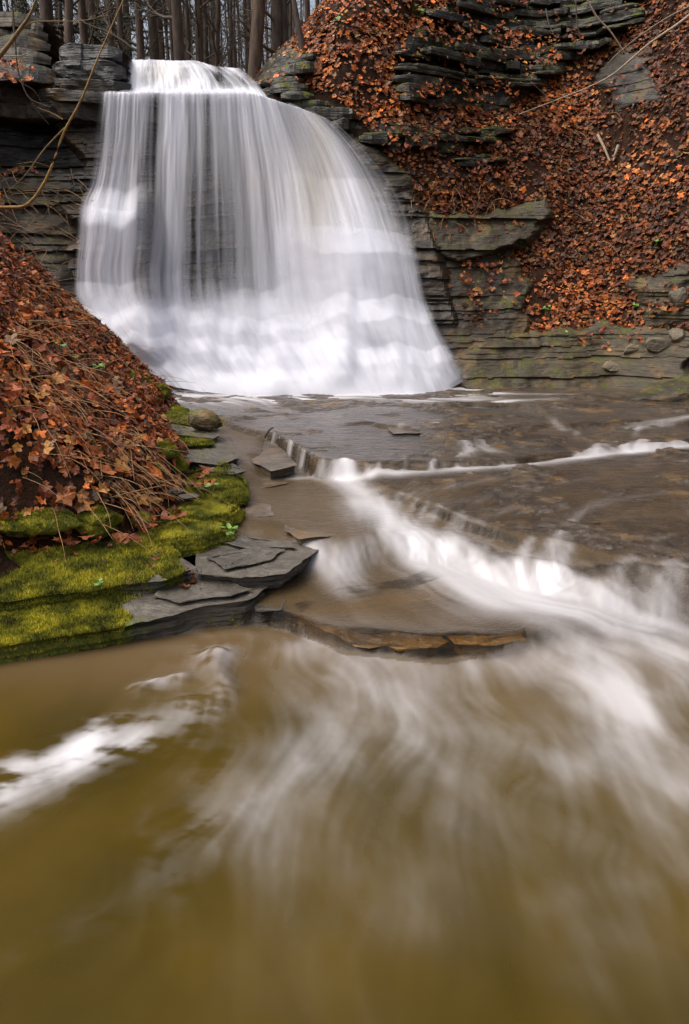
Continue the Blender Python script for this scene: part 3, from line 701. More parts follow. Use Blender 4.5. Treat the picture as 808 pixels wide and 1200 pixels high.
right_bank = None
def bank_mesh():
    xs = np.linspace(-2.6, 10.8, 300); zs = np.concatenate([np.linspace(-.8, 8.2, 210), [8.3, 8.6, 9.2, 10.5]])
    Xg, Zg = np.meshgrid(xs, zs); Yg = Ybank(Xg, Zg) + .06 * (fbm(Xg * 8, Zg * 8, 151, 4) - .5)
    return mesh_from('right_bank', np.stack([Xg, Yg, Zg], -1), grid_faces(len(zs), len(xs)), M['soil'], True)
right_bank = bank_mesh()
tag(right_bank, 'steep bank of dark soil covered with fallen leaves', 'bank', kind='structure')
def bank_at(px, py): return onto(px, py, lambda a, b_, c: Ybank(a, c) - b_, 8, 22, 70)
def rock_patch(poly_px, material, seed, tmin, tmax, jut, off, face=0.0, ter=0.0, split=.35, back=.6, dip=0.0):
    """stack of beds filling an outline on the bank"""
    a = np.array(poly_px, float); x, y, z = bank_at(a[:, 0], a[:, 1])
    pl = list(zip(x, z)); z0, z1 = z.min(), z.max(); xx = np.linspace(x.min(), x.max(), 200)
    r = np.random.default_rng(seed); zc = z0; k = 0
    while zc < z1 - tmin * .5:
        t = tmin + (tmax - tmin) * r.random() ** 1.6
        ins = in_poly(xx, np.full(200, zc + t / 2), pl)
        if ins.any():
            idx = np.where(ins)[0]; p, e = xx[idx[0]], xx[idx[-1]]
            cuts = [p + (r.random() - .5) * .25]
            while cuts[-1] < e: cuts.append(cuts[-1] + .5 + r.random() * 2.2)
            cuts[-1] = e + (r.random() - .3) * .25
            for u, v in zip(cuts[:-1], cuts[1:]):
                if v - u < .2: continue
                layer(u - .04, v + .04, zc, zc + t, Ybank, material, right_bank, seed * 1000 + k, back + ter, jut, dip, off - ter * (1 - (zc - z0) / (z1 - z0)) ** 1.5 + (r.random() - .6) * jut * 1.1, face); k += 1
        zc += t * .95
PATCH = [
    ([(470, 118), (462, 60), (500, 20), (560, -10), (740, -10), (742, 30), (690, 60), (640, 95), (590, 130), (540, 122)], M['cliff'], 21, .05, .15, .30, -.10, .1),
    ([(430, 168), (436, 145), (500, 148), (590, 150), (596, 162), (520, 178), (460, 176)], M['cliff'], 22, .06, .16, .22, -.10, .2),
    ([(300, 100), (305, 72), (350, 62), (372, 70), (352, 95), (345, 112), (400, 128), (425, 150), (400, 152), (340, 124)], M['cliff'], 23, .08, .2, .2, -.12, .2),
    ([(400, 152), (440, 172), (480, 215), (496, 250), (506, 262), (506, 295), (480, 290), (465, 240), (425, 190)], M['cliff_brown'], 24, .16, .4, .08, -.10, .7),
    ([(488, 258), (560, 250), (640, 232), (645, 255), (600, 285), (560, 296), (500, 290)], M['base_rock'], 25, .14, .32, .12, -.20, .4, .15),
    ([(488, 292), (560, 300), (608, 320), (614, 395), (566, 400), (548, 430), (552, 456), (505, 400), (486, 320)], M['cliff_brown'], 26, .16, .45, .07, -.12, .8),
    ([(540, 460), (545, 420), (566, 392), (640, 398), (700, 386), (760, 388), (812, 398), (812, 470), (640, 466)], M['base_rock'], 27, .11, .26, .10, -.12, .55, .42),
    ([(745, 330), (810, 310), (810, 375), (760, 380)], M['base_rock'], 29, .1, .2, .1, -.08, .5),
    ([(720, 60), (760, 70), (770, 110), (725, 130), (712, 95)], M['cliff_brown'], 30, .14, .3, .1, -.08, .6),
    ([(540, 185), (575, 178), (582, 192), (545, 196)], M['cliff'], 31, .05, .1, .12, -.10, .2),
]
for a in PATCH:
    if a[2] not in (24, 25, 26, 27, 29, 30): rock_patch(*a)
def bedrock(poly_px, material, seed, amp, off, ter, grow=.12):
    a = np.array(poly_px, float); x, y, z = bank_at(a[:, 0], a[:, 1]); pl = list(zip(x.tolist(), z.tolist()))
    xs = np.arange(x.min() - .4, x.max() + .4, .03); zs = np.arange(max(z.min() - .4, -.5), z.max() + .4, .018); Xg, Zg = np.meshgrid(xs, zs)
    d = poly_dist(Xg, Zg, pl) + .60 * (fbm(Xg * 1.6, Zg * 2.6, seed + 9, 4) - .5) + grow
    st = strata(Xg, Zg, amp, seed); h = np.clip((Zg - z.min()) / (z.max() - z.min()), 0, 1)
    Yg = Ybank(Xg, Zg) - (off + st + ter * (1 - h) ** 1.5) * smooth(-.02, .16, d) + .25 * smooth(.05, -.2, d)
    keep = d > -.25; Fq = grid_faces(len(zs), len(xs)); Fq = Fq[keep.ravel()[Fq].all(1)]
    return mesh_from('bedrock', np.stack([Xg, Yg, Zg], -1), Fq, material, False, None, right_bank)
for a in PATCH:
    if a[2] in (24, 25, 26, 27, 29, 30): bedrock(a[0], a[1], a[2], {24: .06, 25: .12, 26: .055, 27: .085, 29: .09, 30: .05}[a[2]], {25: .16}.get(a[2], .08), {27: .40, 25: .10}.get(a[2], 0))
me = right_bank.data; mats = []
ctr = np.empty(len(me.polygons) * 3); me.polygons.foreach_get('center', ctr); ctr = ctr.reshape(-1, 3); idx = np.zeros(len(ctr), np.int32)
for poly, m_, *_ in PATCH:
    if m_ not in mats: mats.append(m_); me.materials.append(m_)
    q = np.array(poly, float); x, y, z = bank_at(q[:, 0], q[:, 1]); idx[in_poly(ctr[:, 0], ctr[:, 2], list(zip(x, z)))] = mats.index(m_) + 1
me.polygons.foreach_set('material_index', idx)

left_cliff_m = None
xs = np.linspace(-10.5, -3.4, 210); zs = np.linspace(-.6, 4.42, 240)
Xg, Zg = np.meshgrid(xs, zs); Yg = Ycliff_left(Xg, Zg) + .06 - strata(Xg, Zg, .14, 63, 1.6)
left_cliff = mesh_from('left_cliff', np.stack([Xg, Yg, Zg], -1), grid_faces(len(zs), len(xs)), M['cliff_brown'], False)
tag(left_cliff, 'dark overhanging rock wall beside the falls with roots and leaves', 'cliff', kind='structure')
me = left_cliff.data; me.materials.append(M['cliff_bare']); ctr = np.empty(len(me.polygons) * 3); me.polygons.foreach_get('center', ctr)
me.polygons.foreach_set('material_index', (ctr.reshape(-1, 3)[:, 2] > 3.1 + .15 * np.sin(ctr.reshape(-1, 3)[:, 0] * 5)).astype(np.int32))
stack(lambda z: -7.5, lambda z: -3.5, 3.98, 4.42, Ycliff_left, M['cliff_brown'], left_cliff, 15, .14, .26, .10, -.22, back=1.2, split=.2)
block_y = lambda x, z: 13.02 + .15 * (np.asarray(z) - 4.4) + 0 * np.asarray(x)
for k, (za, zb) in enumerate([(4.42, 4.56), (4.55, 4.80), (4.79, 5.02)]):
    layer(-4.58 + .12 * k, -3.28 - .05 * k, za, zb, block_y, M['cliff_bare'], left_cliff, 16500 + k, 1.4, .04, 0, .0, 0)
mound_y = lambda x, z: 12.72 + .62 * (np.asarray(z) - 4.4) + .5 * np.clip(np.asarray(x) + 4.75 + .3 * (np.asarray(z) - 4.4), 0, None) + .12 * (fbm(np.asarray(x) * 3, np.asarray(z) * 3, 143, 3) - .5)
stack(lambda z: -7.5, lambda z: -4.42 - (z - 4.4) * .30, 4.42, 5.5, mound_y, M['cliff_brown'], left_cliff, 17, .14, .34, .10, 0, back=1.0, face=.8)

# ================================================================== FALLING WATER
def curtain(name, ctrl, yfun, nu, nv, dens, parent=None, push=0.0, ripple=.03, seed=0, top_back=.35, grow=0.0):
    C = np.array(ctrl, float)                        # streamlines x points x (px, py)
    K, Lc = C.shape[:2]
    u = np.linspace(0, K - 1, nu); v = np.linspace(0, Lc - 1, nv)
    mid = np.array([[spline(C[k], nv)[:, d] for d in (0, 1)] for k in range(K)])          # K,2,nv
    px = np.stack([spline(np.column_stack([mid[:, 0, j], mid[:, 1, j]]), nu) for j in range(nv)])   # nv,nu,2
    PX, PY = px[..., 0], px[..., 1]
    x, y, z = onto(PX, PY, lambda a, b_, c: yfun(a, c) - b_, 10, 15, 26)
    U, Vv = np.meshgrid(np.linspace(0, 1, nu), np.linspace(0, 1, nv))
    D, Wm = dens(U, Vv, PX, PY)
    y = y - push - grow * Vv - ripple * (fbm(U * 45, Vv * 3, 171 + seed, 3) - .5) * 2
    if top_back:                                     # the sheet comes over the lip from behind
        ex = [(x[0], y[0] + b_, z[0] + .01 + .03 * b_) for b_ in (top_back, top_back * .5, top_back * .2)]
        x = np.vstack([e[0] for e in ex] + [x]); y = np.vstack([e[1] for e in ex] + [y]); z = np.vstack([e[2] for e in ex] + [z])
        D = np.vstack([D[0]] * 3 + [D]); Wm = np.vstack([Wm[0]] * 3 + [Wm])
    return mesh_from(name, np.stack([x, y, z], -1), grid_faces(x.shape[0], x.shape[1]), M['curtain'], True, {'sheet': np.clip(D, 0, 1), 'warm': np.clip(Wm, 0, 1)}, parent)

CT = [  # streamlines from left to right: lip, then down
    [(116, 109), (113, 140), (110, 175), (104, 215), (93, 240), (89, 285), (87, 320), (88, 350), (118, 390), (178, 441)],
    [(140, 108), (138, 140), (135, 175), (130, 212), (122, 245), (118, 285), (114, 320), (122, 355), (150, 395), (205, 448)],
    [(170, 107), (169, 140), (167, 175), (165, 215), (163, 250), (160, 290), (158, 325), (166, 362), (188, 402), (236, 454)],
    [(205, 106), (205, 140), (204, 175), (204, 215), (204, 255), (204, 295), (204, 332), (210, 370), (230, 408), (270, 458)],
    [(240, 106), (241, 140), (242, 180), (243, 220), (244, 260), (245, 300), (246, 340), (253, 376), (272, 412), (308, 461)],
    [(275, 106), (278, 142), (282, 182), (285, 222), (287, 262), (289, 302), (291, 342), (300, 378), (318, 414), (350, 463)],
    [(305, 112), (312, 148), (320, 188), (326, 226), (330, 264), (334, 304), (340, 344), (350, 380), (368, 416), (395, 463)],
    [(332, 120), (346, 154), (360, 192), (370, 230), (377, 266), (384, 306), (392, 346), (404, 382), (420, 418), (440, 462)],
    [(356, 128), (378, 158), (397, 195), (410, 232), (420, 268), (430, 308), (440, 348), (453, 384), (468, 420), (484, 459)],
    [(380, 138), (406, 166), (430, 200), (447, 236), (459, 272), (470, 312), (480, 350), (492, 386), (506, 420), (520, 453)],
    [(402, 148), (430, 176), (458, 208), (478, 244), (489, 280), (495, 316), (502, 352), (518, 386), (534, 414), (547, 438)],
]
def gauss(x, y, cx, cy, sx, sy): return np.exp(-((x - cx) / sx) ** 2 - ((y - cy) / sy) ** 2)
def streaks(U, V, seed, f=1.0):
    w = .03 * (fbm(U * 6, V * 2, seed + 3, 2) - .5)
    a = fbm((U + w) * 34 * f, V * .8, seed, 2); b = fbm((U + w) * 95 * f, V * 1.4 + 5, seed + 1, 2); c = vn((U + w) * 230 * f, V * 3, seed + 2)
    d = vn((U + w) * 13 * f, V * .7 + 3, seed + 4)
    return (d - .5) * .9 + (a - .5) * 1.2 + (b - .5) * .55 + (c - .5) * .12
def d_main(U, V, px, py):
    s = streaks(U, V, 181)
    base = .57 + 0 * px
    base += -.34 * gauss(px, py, 232, 250, 70, 100) - .34 * gauss(px, py, 132, 168, 30, 46) - .22 * gauss(px, py, 280, 300, 40, 50) - .15 * gauss(px, py, 215, 320, 40, 30)
    base += .28 * gauss(px, py, 365, 205, 38, 90) + .42 * gauss(px, py, 425, 325, 85, 85) + .16 * gauss(px, py, 130, 290, 40, 55)
    base += .25 * smooth(345, 400, py) + .2 * smooth(125, 108, py)
    con = .72 - .62 * smooth(325, 385, py) - .35 * gauss(px, py, 400, 310, 90, 70) - .3 * gauss(px, py, 130, 280, 40, 50)
    D = base + s * con
    # ledge lines in the lower tiers
    for yy, a in ((352, .10), (388, .10), (420, .08)):
        D -= a * smooth(9, 0, np.abs(py - yy - 8 * np.sin(px * .03) - 12 * (fbm(px * .03, 0, yy, 2) - .5))) * smooth(.25, .6, fbm(px * .04, py * .02, 191, 2))
    rim = smooth(0, .035, U + .02 * s * .5) * smooth(1.0, .93, U + .05 * s * .6)
    riv = smooth(.86, .98, U) * smooth(340, 250, py)
    D = lerp(D, smooth(.0, .6, s + .1) * .75, riv * .9)
    return np.clip(D, .04, .985) * rim, .75 * gauss(px, py, 372, 200, 22, 110) + .35 * gauss(px, py, 300, 210, 120, 60)
fall = curtain('waterfall', CT, Yfall, 620, 200, d_main, None, 0.0, .035)
tag(fall, 'white curtain of water pouring over the rock wall into the stream', 'waterfall', kind='structure')
def d_veil(U, V, px, py):
    s = streaks(U + .37, V, 211, .8)
    D = -.02 + .42 * smooth(300, 400, py) + .55 * gauss(px, py, 395, 320, 75, 60) + .30 * gauss(px, py, 130, 265, 35, 40) + .25 * gauss(px, py, 360, 190, 40, 80) + .30 * smooth(120, 108, py) + s * .45 * (1 - .75 * smooth(330, 390, py)) + .35 * (fbm(px * .02, py * .035, 215, 4) - .5) * smooth(330, 390, py)
    D += .5 * gauss(px, py, 330, 445, 260, 26)
    rim = smooth(0, .07, U + .03 * s) * smooth(.97, .84, U + .05 * s)
    return np.clip(D, 0, .9) * rim, .4 * gauss(px, py, 372, 200, 22, 110)
curtain('veil', CT, Yfall, 420, 150, d_veil, fall, .09, .05, 7, 0)
def d_back(U, V, px, py):
    s = streaks(U + .7, V, 231, 1.1)
    D = .02 + s * .8 + .6 * smooth(340, 400, py)
    return np.clip(D, 0, .8) * smooth(0, .05, U) * smooth(.95, .85, U), 0 * px
curtain('veil', CT, Yfall, 420, 120, d_back, fall, -.09, .03, 9, 0)
# soft white billows where the water strikes the lower steps
def d_foam(U, V, px, py):
    c = .55 * (fbm(U * 13, V * 4.5, 261, 3) - .5) + .45 * (fbm(px * .016, py * .04, 265, 3) - .5); f2 = fbm(U * 48, V * 5 + 3, 263, 3) - .5
    D = (.66 + 1.2 * c + .55 * f2) * smooth(335, 392, py + 40 * c) + .35 * smooth(425, 452, py)
    D += (.6 + 1.0 * c) * gauss(px, py, 420, 318, 72, 62) + (.55 + c) * gauss(px, py, 130, 243, 30, 16)
    return np.clip(D, 0, .93) * smooth(0, .09, U + .12 * c) * smooth(1.0, .90, U + .14 * c), 0 * px
curtain('foam', [r[4:] for r in CT], Yfall, 300, 110, d_foam, fall, .10, .02, 21, 0, .28)
# upper tier
Y_up = lambda x, z: 12.98 + 1.15 * np.clip(np.asarray(z) - 4.28, -.2, None) + .12 * (fbm(np.asarray(x) * 3, np.asarray(z) * 5, 241, 2) - .5)
CU = [[(149, 70), (149, 82), (148, 94), (148, 108)], [(178, 70), (178, 82), (178, 94), (178, 109)], [(204, 71), (208, 82), (212, 94), (214, 109)],
      [(228, 71), (240, 82), (248, 95), (252, 110)], [(256, 78), (268, 86), (280, 97), (290, 111)], [(284, 80), (294, 88), (304, 98), (318, 116)]]
def d_up(U, V, px, py):
    s = streaks(U + .1, V, 251, .45)
    D = .72 + s * .7 - .55 * gauss(px, py, 218, 82, 8, 14) - .5 * gauss(px, py, 256, 90, 9, 12) - .35 * gauss(px, py, 286, 95, 12, 8) + .3 * smooth(98, 106, py) 
    return np.clip(D, .05, .96) * smooth(0, .03, U + .02 * s) * smooth(1, .9, U + .05 * s), .5 * gauss(px, py, 190, 85, 30, 12)
curtain('upper_cascade', CU, Y_up, 260, 50, d_up, fall, 0.0, .03, 13, .5)
stack(lambda z: -3.5, lambda z: -1.0, 4.34, 4.62, lambda x, z: Y_up(x, z) + .26, M['fall_rock'], cliff, 18, .08, .14, .06, back=2.0)

# ================================================================== LEFT BANK
TP = [(205, 468, .10), (182, 487, .08), (205, 520, .03), (214, 555, -.02), (196, 585, -.08), (175, 606, -.12), (150, 630, -.16), (12, 654, -.17)]
ty, tx, tz = [], [], []
for a, b_, c in TP:
    q = flat(a, b_, c); tx.append(float(q[0])); ty.append(float(q[1])); tz.append(c)
ty += [4.9, 3.5, 1.5, -2]; tx += [-2.9, -3.4, -3.8, -4.2]; tz += [-.2, -.3, -.4, -.4]
ty = [14.5, 13.0, 12.0, 11.2] + ty; tx = [-5.2, -4.3, -3.75, -3.0] + tx; tz = [.2, .2, .15, .12] + tz
o_ = np.argsort(ty); TY, TX, TZ = np.array(ty)[o_], np.array(tx)[o_], np.array(tz)[o_]
def bank_z(x, y):
    x = np.asarray(x, float); y = np.asarray(y, float)
    d = np.interp(y, TY, TX) - x; z0 = np.interp(y, TY, TZ)
    up = .90 * np.maximum(d, 0) ** 1.03 + .10 * smooth(0, .12, d)
    z = z0 + np.where(d > 0, up, d * .9)
    z = z + smooth(0, .3, d) * (.30 * (fbm(x * 1.3, y * 1.3, 261, 3) - .5) + .10 * (fbm(x * 4, y * 4, 263, 3) - .5))
    return z + .0 * x
lx = np.linspace(-9, -1.2, 240); ly = np.linspace(-2, 13.6, 330)
LX, LY = np.meshgrid(lx, ly)
left_bank = mesh_from('left_bank', np.stack([LX, LY, bank_z(LX, LY) + .03 * (fbm(LX * 12, LY * 12, 265, 3) - .5)], -1), grid_faces(len(ly), len(lx)), M['soil'], True)
tag(left_bank, 'slope of wet brown leaves and straw above the mossy ledge', 'bank', kind='structure')

# ================================================================== LEAVES
NLF = 14
def leaf_outline(kind):
    th = np.linspace(0, 2 * math.pi, NLF, endpoint=False)
    if kind == 0: r = .55 + .45 * np.abs(np.cos(2.5 * th)) ** 1.5                     # lobed
    elif kind == 1: r = 1 / np.sqrt(np.cos(th) ** 2 + (np.sin(th) / .5) ** 2); r = r * (1 + .06 * np.cos(9 * th))   # oval
    else: r = 1 / np.sqrt(np.cos(th) ** 2 + (np.sin(th) / .62) ** 2) * (.85 + .22 * np.cos(6 * th))
    return np.stack([r * np.cos(th), r * np.sin(th)], 1)
OUT = [leaf_outline(k) for k in range(3)]
PAL = np.array([1.3, 1.42, 1.2]) * np.array([(.42, .105, .022), (.29, .085, .028), (.22, .07, .028), (.16, .038, .016), (.10, .026, .014), (.065, .022, .015), (.36, .16, .055), (.19, .075, .035), (.25, .055, .02), (.13, .07, .045)])
def leaf_geometry(P, N, size, kinds, seed):
    """fans of curled leaf blades at P with normals N"""
    r = np.random.default_rng(seed); n = len(P)
    N = N + (r.random((n, 3)) - .5) * .9; N /= np.linalg.norm(N, axis=1, keepdims=True)
    a = r.normal(size=(n, 3)); a -= N * np.sum(a * N, 1, keepdims=True); a /= np.linalg.norm(a, axis=1, keepdims=True); b = np.cross(N, a)
    O = np.stack(OUT)[kinds]                                  # n,NLF,2
    O = np.concatenate([np.zeros((n, 1, 2)), O], 1) * (1 + .25 * (r.random((n, NLF + 1, 1)) - .5))
    c1, c2, c3 = (r.random((n, 1)) - .3) * .9, (r.random((n, 1)) - .5) * 1.0, (r.random((n, 1)) - .5) * .8
    h = c1 * O[..., 0] ** 2 + c2 * O[..., 1] ** 2 + c3 * O[..., 0] * O[..., 1] + .10 * (r.random((n, NLF + 1)) - .5)
    V = P[:, None] + size[:, None, None] * (O[..., :1] * a[:, None] + O[..., 1:] * b[:, None] + h[..., None] * N[:, None])
    i0 = (np.arange(n) * (NLF + 1))[:, None]; k = np.arange(NLF)[None]
    T = np.stack([np.broadcast_to(i0, (n, NLF)), i0 + 1 + k, i0 + 1 + (k + 1) % NLF], -1).reshape(-1, 3)
    return V.reshape(-1, 3), T
def scatter(parent, P, N, size, col, seed, n_single=300):
    px, py, d = project(P[:, 0], P[:, 1], P[:, 2]); vis = (px > 5) & (px < 803) & (py > 5) & (py < 1195)
    key = np.where(vis, -size / d, 1); order = np.argsort(key); one, rest = order[:n_single], order[n_single:]
    kinds = np.random.default_rng(seed).choice(3, len(P), p=[.5, .2, .3])
    V, T = leaf_geometry(P[rest], N[rest], size[rest], kinds[rest], seed + 1)
    o = mesh_from('leaf_litter', V, T, M['leaf'], False, None, parent, np.repeat(col[rest], NLF + 1, 0)); o['kind'] = 'stuff'
    protos = []
    for k in range(30):
        V, T = leaf_geometry(np.zeros((1, 3)), np.array([[0, 0, 1.]]), np.ones(1), np.array([k % 3 if k % 2 else 0]), seed + 50 + k)
        c = col[one[k * 9 % len(one)]]; q = mesh_from('leaf', V, T, M['leaf'], False, None, parent, np.repeat(c[None], NLF + 1, 0)); protos.append(q.data); bpy.data.objects.remove(q)
    r = random.Random(seed)
    for i in one:
        q = bpy.data.objects.new('leaf', protos[r.randrange(30)]); COL.objects.link(q); q.parent = parent
        nn = Vector(N[i]).normalized(); rot = nn.to_track_quat('Z', 'Y').to_matrix().to_4x4() @ Matrix.Rotation(r.random() * 6.283, 4, 'Z')
        q.matrix_local = Matrix.Translation(Vector(P[i])) @ rot @ Matrix.Scale(float(size[i]), 4)
def leaf_colours(n, seed, bright):
    r = np.random.default_rng(seed); w = np.array([1.6, 1.6, 1.4, 1.3, 1.2, 1.1, .6, .8, .9, .7]); b = np.clip(np.asarray(bright), 0, 1)
    k = r.choice(len(PAL), n, p=w / w.sum()); c = PAL[k] * (.35 + 1.05 * r.random((n, 1)))
    return c * (.5 + 1.0 * b[:, None])

# right bank
n = 52000; r_ = np.random.default_rng(71)
X = r_.uniform(-1.9, 7.2, n); Z = r_.uniform(.15, 7.6, n)
Y = Ybank(X, Z); e = .05
Nn = np.stack([(Ybank(X + e, Z) - Ybank(X - e, Z)) / (2 * e), -np.ones(n), (Ybank(X, Z + e) - Ybank(X, Z - e)) / (2 * e)], 1); Nn /= np.linalg.norm(Nn, axis=1, keepdims=True)
bare = np.zeros(n, bool)
LEDGE_KEEP = {21: .20, 22: .22, 23: .12, 24: .06, 25: .16, 26: .14, 27: .09, 29: .4, 30: .15, 31: .3}
for poly, m_, sd_, *_ in PATCH:
    a = np.array(poly, float); x, y, z = bank_at(a[:, 0], a[:, 1]); ins_ = in_poly(X, Z, list(zip(x, z))); bare |= ins_ & (r_.random(n) > LEDGE_KEEP[sd_] * 2 * smooth(.35, .65, fbm(X * 1.5, Z * 5, 271, 3))); Y = np.where(ins_, Y - (.16 if sd_ in (21, 22, 23, 31) else .13) - .08 * r_.random(n), Y)
dens = smooth(.34, .50, fbm(X * 1.3, Z * 1.5, 273, 4)) * .72 + .28
a = np.array([(545, 455), (500, 340), (488, 280), (470, 240), (420, 175), (340, 122), (300, 100), (290, 60), (370, 0), (900, 0), (900, 480)], float)
toe = smooth(.25, .6, Z - .25 * smooth(3.2, 4.5, X))
keep = ~bare & (r_.random(n) < dens * toe) & (Z > np.interp(X, [-2, -.2, .35, 1.0, 1.35, 1.9, 3, 8], [4.8, 4.4, 3.9, 3.0, 2.0, .9, .6, .45]))
X, Y, Z, Nn = X[keep], Y[keep], Z[keep], Nn[keep]; n = len(X)
P = np.stack([X, Y, Z], 1) + Nn * (r_.random((n, 1)) * .05 + .005)
# leaves lie flatter than the slope
NL = Nn + np.array([0, 0, .35]); NL /= np.linalg.norm(NL, axis=1, keepdims=True)
size = .018 + .032 * r_.random(n) ** 1.2 + .028 * (r_.random(n) > .8)
br_ = .10 + .75 * smooth(.38, .66, fbm(X * .8 + 3, Z * .9, 275, 3)) + .45 * smooth(2.0, -.5, X)
scatter(right_bank, P, NL, size, leaf_colours(n, 72, br_), 73)
# left bank
n = 46000; X = r_.uniform(-5.6, -1.2, n); Y = r_.uniform(3.8, 12.2, n)
d = np.interp(Y, TY, TX) - X; keep = (d > -.06) & (r_.random(n) < smooth(-.1, .15, d) * (.85 + .15 * smooth(.32, .5, fbm(X * 1.6, Y * 1.6, 281, 3)))); X, Y = X[keep], Y[keep]; n = len(X)
Z = bank_z(X, Y); Nn = np.stack([-(bank_z(X + e, Y) - bank_z(X - e, Y)) / (2 * e), -(bank_z(X, Y + e) - bank_z(X, Y - e)) / (2 * e), np.ones(n)], 1); Nn /= np.linalg.norm(Nn, axis=1, keepdims=True)
P = np.stack([X, Y, Z], 1) + Nn * (r_.random((n, 1)) * .06 + .005)
size = .018 + .034 * r_.random(n) ** 1.3 + .030 * (r_.random(n) > .82)
scatter(left_bank, P, Nn, size, leaf_colours(n, 76, .14 + 1.0 * fbm(X * 1.3, Y * 1.3, 283, 3)) * np.array([1.0, .98, 1.0]), 77)
# left cliff: small patches of leaves
n = 2600; X = r_.uniform(-6.6, -4.2, n); Z = r_.uniform(1.2, 5.0, n)
keep = ((fbm(X * 1.4, Z * 1.4, 285, 3) > .5) & (X < -4.7) & (Z < 3.3)) | ((Z > 4.4) & (Z < 4.75) & (X < -4.6)); X, Z = X[keep], Z[keep]; n = len(X)
Y = np.where(Z > 4.4, mound_y(X, Z), Ycliff_left(X, Z)) - .10 - .05 * r_.random(n)
P = np.stack([X, Y, Z], 1); Nn = np.tile(np.array([[.1, -.8, .6]]), (n, 1))
V, T = leaf_geometry(P, Nn, .03 + .04 * r_.random(n), r_.choice(3, n), 79)
o = mesh_from('leaf_litter', V, T, M['leaf'], False, None, left_cliff, np.repeat(leaf_colours(n, 80, np.full(n, .45)), NLF + 1, 0)); o['kind'] = 'stuff'
# leaves fallen on the mossy slabs
for k, (a_, b_, z_) in enumerate([(40, 640, -.15), (60, 645, -.15), (90, 641, -.15), (118, 638, -.15), (22, 648, -.15), (75, 636, -.13), (140, 634, -.13), (160, 630, -.12), (178, 626, -.11), (50, 634, -.12), (30, 632, -.1), (105, 631, -.1),
                                  (232, 562, -.02), (240, 556, -.02), (222, 566, -.02), (246, 568, -.02), (228, 572, -.02), (238, 574, -.02), (214, 560, -.01), (205, 600, -.07), (196, 610, -.1), (212, 606, -.08), (188, 604, -.06), (180, 618, -.1), (170, 614, -.08)] * 2):
    q = flat(a_ + random.uniform(-7, 7), b_ + random.uniform(-4, 4), z_)
    V, T = leaf_geometry(np.array([[0, 0, 0.]]), np.array([[0, 0, 1.]]), np.array([random.uniform(.04, .07)]), np.array([k % 3]), 900 + k)
    c = PAL[[1, 2, 3, 8, 4][k % 5]] * .8
    o = mesh_from('leaf', V, T, M['leaf'], False, None, ledge, np.repeat(c[None], NLF + 1, 0)); o.location = (float(q[0]), float(q[1]), z_ + .02)

for k in range(26):
    a_, b_ = random.uniform(10, 230), random.uniform(640, 690); z_ = -.235 + .16 * (669 - b_) / 669 * 1.4 if b_ < 680 else -.33
    hit, pos, nor, _, ob, _ = SC.ray_cast(bpy.context.evaluated_depsgraph_get(), Vector((0, 0, CAM_Z)), Vector([float(q) for q in rays(a_, b_)]).normalized())
    if not hit: continue
    V, T = leaf_geometry(np.array([[0, 0, 0.]]), np.array([[0, 0, 1.]]), np.array([random.uniform(.015, .045)]), np.array([k % 3]), 960 + k)
    o = mesh_from('leaf', V, T, M['leaf'], False, None, ledge, np.repeat((PAL[[2, 3, 4, 5, 7, 9][k % 6]] * .8)[None], NLF + 1, 0)); o.location = (pos.x, pos.y, pos.z + .012)

# ================================================================== STRAW, STALKS, ROOTS
def stalk(parent, p0, direction, length, droop, rad, mt, seed, name='dry_stalk'):
    r = random.Random(seed); d = Vector(direction).normalized(); p = Vector(p0); pts = []
    for k in range(8):
        pts.append(tuple(p)); p = p + d * (length / 7); d = (d + Vector((r.uniform(-.12, .12), r.uniform(-.12, .12), -droop)) ).normalized()
    V, Fq = tube(pts, np.linspace(rad, rad * .45, 8), 4)
    return mesh_from(name, V, Fq, mt, True, None, parent)
AX, AY, AZ = onto(r_.uniform(5, 210, 900), r_.uniform(330, 615, 900), lambda a, b_, c: c - bank_z(a, b_), 3, 14, 120)
k = 0
for x, y, z in zip(AX.tolist(), AY.tolist(), AZ.tolist()):
    if k >= 260: break
    if y > 11 or np.interp(y, TY, TX) - x < .05: continue
    if random.random() > float(smooth(.3, .6, vn(x * 1.5, y * 1.5, 291))) + .15: continue
    stalk(left_bank, (x, y, z + .03), (random.uniform(.3, 1.2), random.uniform(-1.1, -.1), random.uniform(-.5, .35)), random.uniform(.25, .7), random.uniform(.03, .13), random.uniform(.0022, .0042), M['straw'], 5000 + k); k += 1
AP = []
for k in range(90):
    px_, py_ = (random.gauss(545, 35), random.uniform(215, 285)) if k % 3 else (random.gauss(690, 35), random.uniform(120, 280))
    if k % 7 == 0: px_, py_ = random.uniform(400, 800), random.uniform(60, 330)
    AP.append((px_, py_))
AP = np.array(AP); AX, AY, AZ = bank_at(AP[:, 0], AP[:, 1])
for k in range(90):
    stalk(right_bank, (float(AX[k]), float(AY[k]) - .06, float(AZ[k])), (random.uniform(-.4, .3), -.45, random.uniform(-.2, .5)), random.uniform(.25, .6), random.uniform(.15, .3), random.uniform(.003, .006), M['straw'], 6000 + k)
for k in range(110):        # roots and straw hanging under the overhang beside the falls
    X_, Z_ = random.uniform(-6.0, -4.0), random.uniform(1.6, 3.3)
    stalk(left_cliff, (X_, float(Ycliff_left(X_, Z_)) - .10, Z_), (random.uniform(-.2, 1), -.35, random.uniform(-.5, .25)), random.uniform(.3, .8), random.uniform(.02, .12), random.uniform(.004, .008), M['straw'] if k % 3 else M['twig'], 6500 + k, 'root')

